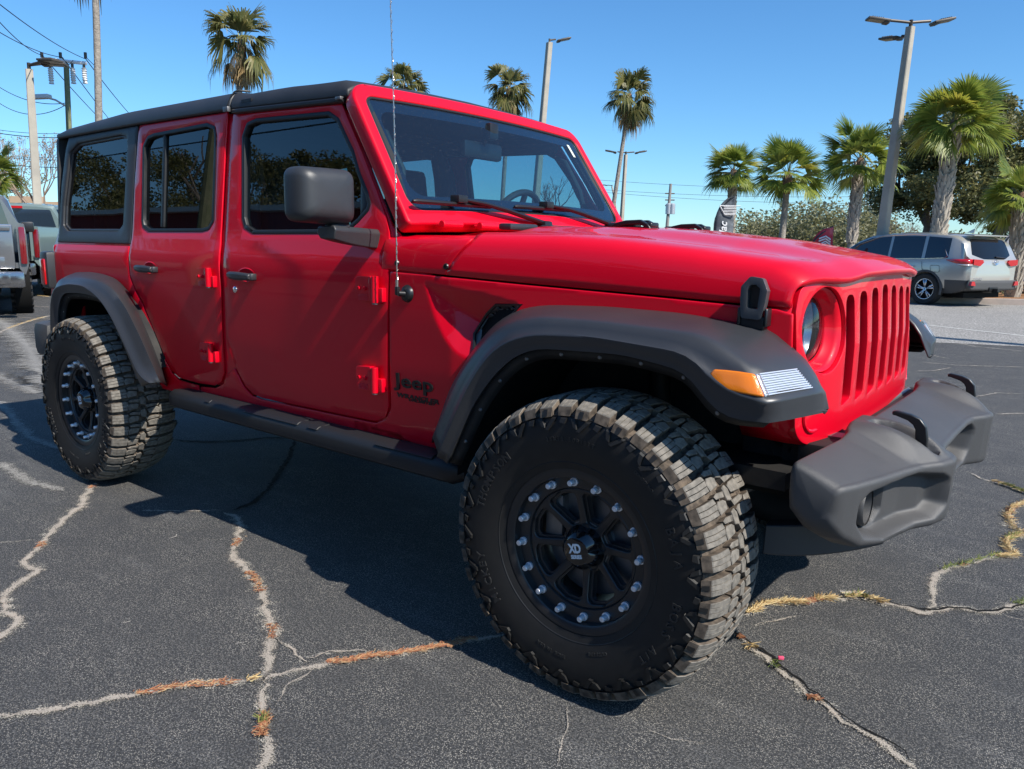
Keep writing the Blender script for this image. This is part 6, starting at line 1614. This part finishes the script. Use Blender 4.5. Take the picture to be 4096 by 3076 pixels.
xs_ = [X0, -1.0, -.96, -.92, -.86, -.80, -.72, -.62, -.50, -.30, -.1, .10, .18, .5, .8, 1.05, 1.12, 1.4, 1.7, 1.95, 2.1, 2.3, 2.5, 2.75, 3.0, 3.4, 3.7, 3.8]
def mf(i, row):
    x = (xs_[i]+xs_[i+1])/2
    if row == 7 and -.45 < x < 2.45 and not (.10 < x < .18 or 1.05 < x < 1.12): return 1
    if row == 7 and 2.1 < x < 2.75: return 1
    if row >= 8 and 2.05 < x < 2.75: return 1
    if row in (0, 1) or (row == 2 and x < -.42): return 2
    return 0
body_ = loft_body([(x, sec(x)) for x in xs_], 'body', [silver, GLS, CLAD], suv, None, mf)
cut_arches(body_, (0, 2.79), .415, .37)
b = MB()
for x in (0, 2.79):
    for s in (-1, 1):
        rg = [[(x+r_*math.cos(a), s*(y_), .37+r_*math.sin(a)) for r_, y_ in ((.41, .93), (.415, .968), (.455, .966), (.465, .95))] for a in np.linspace(-.25, PI+.25, 24)]; b.loft(rg, False)
o = b.build('wheel_arch', CLAD, suv); 
for s in (-1, 1):
    for x in (0, 2.79): wheel_small(suv, x, s*.83, .375, .24, .245, 5)
# rear window, following the slope of the tailgate
def rq(y, z): # rear surface x at height
    return float(np.interp(z, [.50, .70, .82, 1.06, 1.12, 1.50, 1.62], [-1.03, -1.045, -1.035, -1.02, -.975, -.82, -.66]))-.012+.10*(abs(y)/.9)**3
b = sheet(rnd([(-.72, 1.10), (.72, 1.10), (.60, 1.55), (-.60, 1.55)], [.10, .10, .06, .06], 5), lambda y, z: (rq(y, z)-.008, y, z), (), .10, .06); b.build('rear_window', M['backlight'], suv)
tg = sheet(rnd([(-.78, .60), (.78, .60), (.80, 1.09), (-.80, 1.09)], .05, 4), lambda y, z: (rq(y, z)-.002, y, z), (), .08, .06); tg_ = tg.build('tailgate', silver, suv)
b = sheet(rnd([(-.36, .80), (.36, .80), (.46, 1.0), (-.46, 1.0)], .03, 4), lambda y, z: (rq(y, z)+.016, y, z), (), .08, .06); b.build('plate_recess', silver, tg_)
b = MB(); b.box((-.74, 0, 1.648), (.26, 1.22, .03), Matrix.Rotation(rad(-6), 4, 'Y'), bev=.014); b.build('spoiler', silver, suv)
b = MB(); b.tube([(-1.00, -.05, 1.155), (-1.01, -.38, 1.13)], .018, 6); b.build('rear_wiper', M['black'], suv)
for s in (-1, 1):
    b = MB(); b.prism([(s*.44, 1.03), (s*.48, 1.085), (s*.80, 1.10), (s*.80, .975), (s*.56, .945)], 'x', -1.062, -1.0); b.build('taillight', LRED, suv)
    b = MB(); b.loft([[(-1.03, s*.80, .985), (-1.03, s*.80, 1.10)], [(-.96, s*.93, .98), (-.96, s*.92, 1.10)], [(-.75, s*.968, 1.0), (-.75, s*.958, 1.09)], [(-.50, s*.966, 1.065), (-.50, s*.962, 1.085)]], False); o = b.build('taillight', LRED, suv); md = o.modifiers.new('s', 'SOLIDIFY'); md.thickness = .02; md.offset = 0
    b = MB(); b.loft([[(-1.035, s*.80, .95), (-1.035, s*.80, .985)], [(-.965, s*.93, .945), (-.965, s*.932, .98)], [(-.80, s*.970, .965), (-.80, s*.970, .995)]], False); o = b.build('taillight_clear', LCLR, suv); md = o.modifiers.new('s', 'SOLIDIFY'); md.thickness = .02; md.offset = 0
    b = MB(); b.prism([(s*.70, .50), (s*.86, .51), (s*.84, .60), (s*.74, .60)], 'x', -1.10, -1.03); b.build('reflector', LRED, suv)
b = sheet([(-.80, .40), (.80, .40), (.90, .50), (.84, .62), (-.84, .62), (-.90, .50)], lambda y, z: (-1.085+.05*(abs(y)/.9)**3, y, z), (), .1, .08); o = b.build('rear_bumper', mat('bumper_grey', (.07, .07, .07), .6, spec=.25), suv); md = o.modifiers.new('s', 'SOLIDIFY'); md.thickness = .05
b = MB(); b.box((-1.06, .05, .42), (.10, .30, .09)); b.box((-1.15, .05, .40), (.16, .07, .07)); b.tube([(-.9, -.2, .36), (-.3, .5, .30)], .035, 8); b.build('tow_hitch', M['black'], suv)
b = MB(); b.box((.9, 0, .27), (3.4, 1.3, .12)); b.build('underbody', M['dark'], suv)
b = MB()
for (a, c) in ((.085, .055), (.060, .020), (.030, .052)): b.tube([(-1.058, a*math.cos(t_), 1.03+c*math.sin(t_)) for t_ in np.linspace(0, 2*PI, 25)], .006, 5)
b.build('maker_emblem', M['chrome'], suv)
text_mb('HIGHLANDER', .045, .006, lambda u, v, d: (-1.060-d, .74-u, .645+v), 1.1, .002).build('model_badge', M['chrome'], suv, smooth=None)
for x, z in ((.42, .90), (1.45, .89)):
    b = MB(); b.tube([(x-.11, .975, z), (x, .995, z+.01), (x+.11, .975, z)], .016, 8); b.build('door_handle', M['chrome'], suv)
b = MB(); b.tube([(x_, .963, z_) for x_, z_ in rnd([(-.36, .78), (-.14, .78), (-.10, .94), (-.34, .94)], .04, 4)+[(-.36, .80)]], .004, 4); b.build('fuel_flap', CLAD, suv)
b = MB()
for P in ([(.14, .954, 1.02), (.10, .962, .85), (-.05, .962, .72)], [(1.08, .958, 1.0), (1.10, .962, .7), (1.08, .955, .42)]): b.tube(P, .004, 4)
b.build('door_gap', M['dark'], suv)
b = MB(); b.tube([(-.42, .94, 1.115), (.14, .932, 1.085), (1.1, .93, 1.065), (2.4, .93, 1.05)], .009, 5); b.tube([(-.48, .90, 1.16), (-.42, .94, 1.115)], .009, 5); b.tube([(-.48, .90, 1.16), (-.20, .80, 1.60), (.5, .79, 1.655), (1.4, .80, 1.62), (2.0, .86, 1.42), (2.45, .93, 1.08)], .009, 5); b.build('window_trim', M['chrome'], suv)
b = MB(); b.loft([[(-.45, -.012, 1.70), (-.45, .012, 1.70), (-.28, .012, 1.715), (-.28, -.012, 1.715)], [(-.46, -.004, 1.80), (-.46, .004, 1.80), (-.43, .004, 1.80), (-.43, -.004, 1.80)]], True, True); b.build('roof_fin', silver, suv)
b = MB(); b.box((2.2, 1.02, 1.10), (.14, .20, .13), bev=.04); b.build('side_mirror', silver, suv)
# --- white car at the right edge
wm = mat('pale_blue_paint', (.55, .62, .70), .25, .3, coat=1)
w_o = far(2262, 600, 27); wc = thing('parked_car', 'pale blue car cut off by the right edge, just past the silver family car', 'car', (w_o.x, w_o.y, 0), None, yaw_s+.25)
def sec2(x):
    I = lambda a, c: float(np.interp(x, a, c)); W = I([-1.0, -.7, 2.7, 3.4], [.72, .88, .88, .6]); belt = I([-1, 0, 2, 3.4], [.98, .95, .92, .70]); roof = max(belt+.02, I([-1.0, -.7, .0, .8, 1.3, 2.2, 3.4], [.99, 1.05, 1.38, 1.45, 1.42, .97, .75]))
    return [(0, .25), (W*.9, .25), (W, .45), (W, .75), (W-.03, belt), (W-.2*min(1, (roof-belt)/.45), belt+(roof-belt)*.85), ((W-.28), roof), (0, roof+.01)]
x2 = [-1.0, -.9, -.7, -.4, 0, .4, .8, 1.3, 1.7, 2.2, 2.8, 3.2, 3.4]
bb = loft_body([(x, sec2(x)) for x in x2], 'body', [wm, GLS], wc, None, lambda i, r: 1 if r == 4 and 2 < i < 9 else 0); cut_arches(bb, (0, 2.6), .36, .32)
for s in (-1, 1):
    for x in (0, 2.6): wheel_small(wc, x, s*.78, .32, .2, .2, 5)
b = MB(); b.box((-1.0, .6, .82), (.05, .3, .12)); b.build('taillight', LRED, wc)

# --- pickups at the left
def pickup(label, org, yaw, paint, tail, bump_m, writing=None, wsize=.2, group='pickup trucks parked at the left', tint=None, stripe=None):
    t = thing('pickup_truck', label, 'pickup truck', org, group, yaw)
    # x forward, tailgate at x=0
    b = MB(); prof = [(0, .72), (.95, .66), (1.01, .80), (1.01, 1.30), (.99, 1.42), (.86, 1.44)]
    st_ = []
    b.loft([[(x, y, z) for y, z in ((.95, .66), (1.0, .80), (1.005, 1.25), (.985, 1.42), (.90, 1.44), (.88, 1.40), (.88, .75))] for x in (0, .5, 1.0, 1.9)], True, True)
    b.loft([[(x, -y, z) for y, z in ((.95, .66), (1.0, .80), (1.005, 1.25), (.985, 1.42), (.90, 1.44), (.88, 1.40), (.88, .75))] for x in (0, .5, 1.0, 1.9)], True, True)
    b.box((1.0, 0, .80), (1.9, 1.8, .08)); bed = b.build('bed', paint, t)
    b = MB()
    for x, wz in ((1.15, 0), (4.75, 0)):
        for s in (-1, 1): b.lathe([(0, .012), (.50, .012), (.50, 0)], 30, (x, 0, .48)) if False else None
    # cab
    cabst = []
    for x, zr_, wr in ((1.95, 1.88, .72), (2.0, 1.93, .76), (2.6, 1.97, .78), (3.6, 1.95, .77), (4.0, 1.80, .74), (4.5, 1.36, .80), (4.6, 1.33, .9), (5.5, 1.28, .9), (5.75, 1.1, .88)):
        belt = 1.36; z = max(zr_, belt+.02) if x < 4.45 else zr_
        cabst.append((x, [(0, .5), (.95, .5), (1.0, .80), (1.0, 1.2), (.97, min(belt, z-.06)), (.96, min(belt+.04, z-.04)), (wr+.04, z-.10 if z > 1.5 else z-.03), (wr, z-.03 if z > 1.5 else z-.01), (wr*.6, z), (0, z+.01)]))
    cab = loft_body(cabst, 'cab', [paint, GLS], t, None, lambda i, r: 1 if (r == 5 and i in (1, 2, 3)) or (i in (3, 4) and r >= 6 and i == 4) else 0)
    b = MB(); b.prism(rnd([(-.80, 1.40), (.80, 1.40), (.70, 1.82), (-.70, 1.82)], .05), 'x', 1.925, 1.945); b.build('rear_window', mat('cab_glass', (.02, .03, .04), .03, coat=1, spec=1.0), t)
    b = MB(); b.prism([(-.16, 1.84), (.16, 1.84), (.16, 1.89), (-.16, 1.89)], 'x', 1.92, 1.95); b.build('brake_light', LRED, t)
    b = MB(); b.box((-.02, 0, 1.08), (.09, 1.66, .66), bev=.03); b.box((-.07, 0, 1.36), (.05, 1.60, .09), bev=.02); b.box((-.068, 0, .86), (.03, 1.4, .14), bev=.01); tg = b.build('tailgate', tail, t)
    b = MB(); b.box((-.072, 0, 1.25), (.03, .34, .07), bev=.01); b.build('tailgate_handle', M['black'], tg)
    for s in (-1, 1):
        b = MB(); b.box((-.01, s*.945, 1.10), (.09, .09, .56), bev=.03); b.build('taillight', M['tailred'], t)
        b = MB(); b.box((-.22, s*.70, .60), (.26, .46, .24), bev=.04); b.box((-.36, s*.62, .62), (.03, .26, .16), bev=.01); b.build('rear_bumper', bump_m, t)
        for x in (1.15, 4.75): wheel_small(t, x, s*.88, .43, .30, .25, 6, chunky=True)
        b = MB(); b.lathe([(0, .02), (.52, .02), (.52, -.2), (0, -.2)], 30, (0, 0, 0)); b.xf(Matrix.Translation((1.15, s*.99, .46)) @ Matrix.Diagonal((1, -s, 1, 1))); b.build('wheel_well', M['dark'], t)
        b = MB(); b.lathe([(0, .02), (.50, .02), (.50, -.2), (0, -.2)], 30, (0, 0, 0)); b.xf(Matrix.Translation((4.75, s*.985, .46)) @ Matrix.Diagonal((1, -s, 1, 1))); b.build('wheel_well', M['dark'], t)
    b = MB(); b.box((-.20, 0, .60), (.22, .94, .12), bev=.02); b.build('bumper_step', bump_m, t)
    b = MB(); b.box((-.30, 0, .45), (.25, .12, .12)); b.box((-.15, 0, .47), (.1, .5, .08)); b.build('tow_hitch', M['black'], t)
    b = MB(); b.box((-.335, -.16, .63), (.01, .30, .15)); b.build('licence_plate', mat('plate_blue', (.04, .09, .15), .4), t)
    b = MB(); b.tube([(-.343, -.16+.045*math.cos(a), .63+.045*math.sin(a)) for a in np.linspace(.6, 5.9, 16)], .010, 5); b.build('plate_mark', mat('plate_green', (.03, .5, .28), .5), t)
    b = MB(); b.box((2.9, 0, .45), (5.2, 1.2, .2)); b.build('underbody', M['dark'], t)
    if writing:
        text_mb(writing, wsize, .01, lambda u, v, d: (-.068-d, .0-u, 1.02+v), 1.15, .006, 'CENTER').build('tailgate_lettering', M['chrome'] if wsize > .2 else M['plastic'], tg, smooth=None)
    b = MB(); b.box((4.05, -1.10, 1.42), (.14, .22, .20), bev=.04); b.box((4.05, 1.10, 1.42), (.14, .22, .20), bev=.04); b.build('side_mirror', M['black'], t)
    return t
def vdir(px): r = ray(px, 520); return Vector((r[0], r[1], 0)).normalized()
tv = vdir(20); ty = math.atan2(tv.y, tv.x)
pearl = mat('silver_paint', (.20, .20, .205), .25, .6, coat=1); blk = mat('black_paint', (.010, .011, .012), .12, coat=1); sage = mat('sage_paint', (.15, .20, .19), .35, .1, coat=.6)
dkch = mat('dark_chrome', (.28, .28, .29), .15, .9)
p = far(-118, 520, 14.0); pickup('silver pickup with big bright letters on its tailgate, nearest the left edge', (p.x, p.y, 0), ty, pearl, pearl, dkch, 'GMC', .24)
p = far(-38, 520, 18.5); pickup('sage green pickup with a black tailgate, partly hidden by the rear of the red vehicle', (p.x, p.y, 0), ty-.31, sage, blk, dkch, 'SILVERADO', .17)
# kerbed planting bed right of the silver SUV
k0 = Vector((*gl(FC2(1990, 345)), 0)); k1 = Vector((*gl(FC2(2260, 352)), 0)); dk_ = (k1-k0).normalized(); nk = Vector((-dk_.y, dk_.x, 0)); k1 = k0+dk_*14; k0 = k0-dk_*14
def slab(a, c, n0, n1, z0, z1): return [[tuple(p_+nk*q+Vector((0, 0, z))) for q, z in ((n0, z0), (n0, z1-.01), (n0+.02, z1), (n1, z1), (n1, z0))] for p_ in (a, c)]
b = MB(); b.loft(slab(k0, k1, 0, .16, 0, .15), True, True); tag(b.build('kerb', mat('kerb_concrete', (.36, .29, .25), .9, noise=(5, .3, .7, (.28, .24, .21)))), kind='structure')
b = MB(); b.loft(slab(k0, k1, .17, 6, .0, .13), True, True); tag(b.build('planting_bed', mat('mulch', (.20, .09, .035), .95, noise=(22, .35, .65, (.34, .17, .07)), bump=(30, 1, .05))), kind='structure')
r_ = random.Random(9); b = MB()
for i in range(34):
    t_ = 10+r_.random()*9; c = k0+dk_*t_+nk*(.9+r_.random()*2.2); leaves(b, c+Vector((0, 0, .38)), (.38, .38, .30), 70, .05, r_, 2)
tag(b.build('low_shrubs', [PL['dry'], PL['shrub']], None, smooth=None, fix=False), 'dry twiggy shrubs growing in the orange mulch bed', 'shrubs', kind='stuff')
# building far left behind the trucks
p = far(22, 505, 70); t = thing('shop_building', 'tan shop with a white sign band beyond the pickup trucks', 'building', (p.x, p.y, 0), None, YAW); b = MB(); tan = mat('tan_stucco', (.48, .34, .22), .9)
b.box((0, 4, 1.9), (9, 8, 3.8)); b.box((-2.3, -.1, 4.0), (1.6, .5, .6)); b.box((1.6, -.1, 3.9), (2.4, .5, .5)); b.build('wall', tan, t)
b = MB(); b.box((.6, -.15, 3.35), (4.4, .1, .6)); b.build('sign', M['white'], t)

# ================================================================== BEHIND THE CAMERA (seen as reflections)
rb = thing('red_building', 'long low dark red building with a white roof edge, mirrored in the side windows', 'building', (-34, -21, 0)); b = MB(); b.box((0, -6, 3.5), (66, 12, 7.0)); b.build('wall', mat('dark_red_wall', (.24, .03, .03), .8), rb)
b = MB(); b.box((0, -6, 7.12), (66.6, 12.6, .24)); b.build('roof', mat('white_trim', (.75, .74, .70), .6), rb)
for x in (-24, -8, 9, 24): b = MB(); b.box((x, .03, 1.6), (6.5, .08, 2.6)); b.build('window', GLS, rb)
w2 = thing('metal_shed', 'pale ribbed metal shed, mirrored in the front door window', 'shed', (3, -24, 0)); b = MB()
b.box((0, -4, 2.1), (10, 8, 4.2)); 
for k in range(24): b.box((-4.8+.42*k, .04, 2.1), (.10, .10, 4.2))
b.build('wall', mat('ribbed_metal', (.50, .48, .42), .5, .2), w2)
b = MB(); b.prism([(-5.4, 4.2), (5.4, 4.2), (0, 5.6)], 'y', -8.3, .3); b.build('roof', mat('metal_roof', (.55, .54, .50), .5, .3), w2)
RG = 'dark oaks behind the red building, seen as reflections'
for i, (x, y, H, W_) in enumerate(((-52, -30, 15, 13), (-40, -31, 13, 12), (-30, -33, 14, 12), (-20, -30, 12.5, 12), (-10, -32, 13.5, 11), (-64, -29, 14, 13), (-3, -36, 12, 12), (8, -40, 13, 13))):
    oak((x, y, 0), H, W_, ['dark oak mirrored in the rear quarter window', 'second mirrored oak from the rear of the car', 'mirrored oak over the middle of the red building', 'mirrored oak above the rear door window', 'mirrored oak left of the mirrored lamp post', 'mirrored oak furthest to the rear', 'mirrored oak behind the metal shed', 'mirrored oak right of the metal shed'][i], 50+i, m=('oak',), n=44, nl=420, size=.13, group=RG, trunk=.4)
lamp = lamp_post((0, 0), (0, 0), 10, [], 'concrete lamp post mirrored in the front door window', LG) if False else None
t = thing('lamp_post', 'leaning-looking concrete lamp post mirrored in the front door window', 'lamp post', (-7.6, -9.4, 0), LG); b = MB(); b.tube([(0, 0, 0), (0, 0, 9.5)], [.17, .12], 8); b.build('pole', CONC, t); b = MB(); b.box((.5, 0, 9.6), (.8, .34, .08), bev=.02); b.build('lamp_head', LAMPM, t)
t = thing('utility_pole', 'green wooden pole mirrored in the rear quarter window', 'utility pole', (-17.5, -9.5, 0)); b = MB(); b.tube([(0, 0, 0), (0, 0, 9)], [.19, .15], 10); b.build('pole', WOOD, t)
b = MB(); b.tube([(-90, -18, 9.2), (-45, -17, 8.7), (0, -16, 8.8), (40, -15, 9.5)], .03, 5); o = b.build('power_line', WIREM); tag(o, 'cable mirrored across the upper part of the side windows', 'power line')

t = thing('lamp_post', 'lamp post out of view whose shadow lies along the edge of the pale lane', 'lamp post', (9.0, 9.55, 0), LG); b = MB(); b.tube([(0, 0, 0), (0, 0, 10.6)], [.17, .13], 8); b.build('pole', CONC, t)
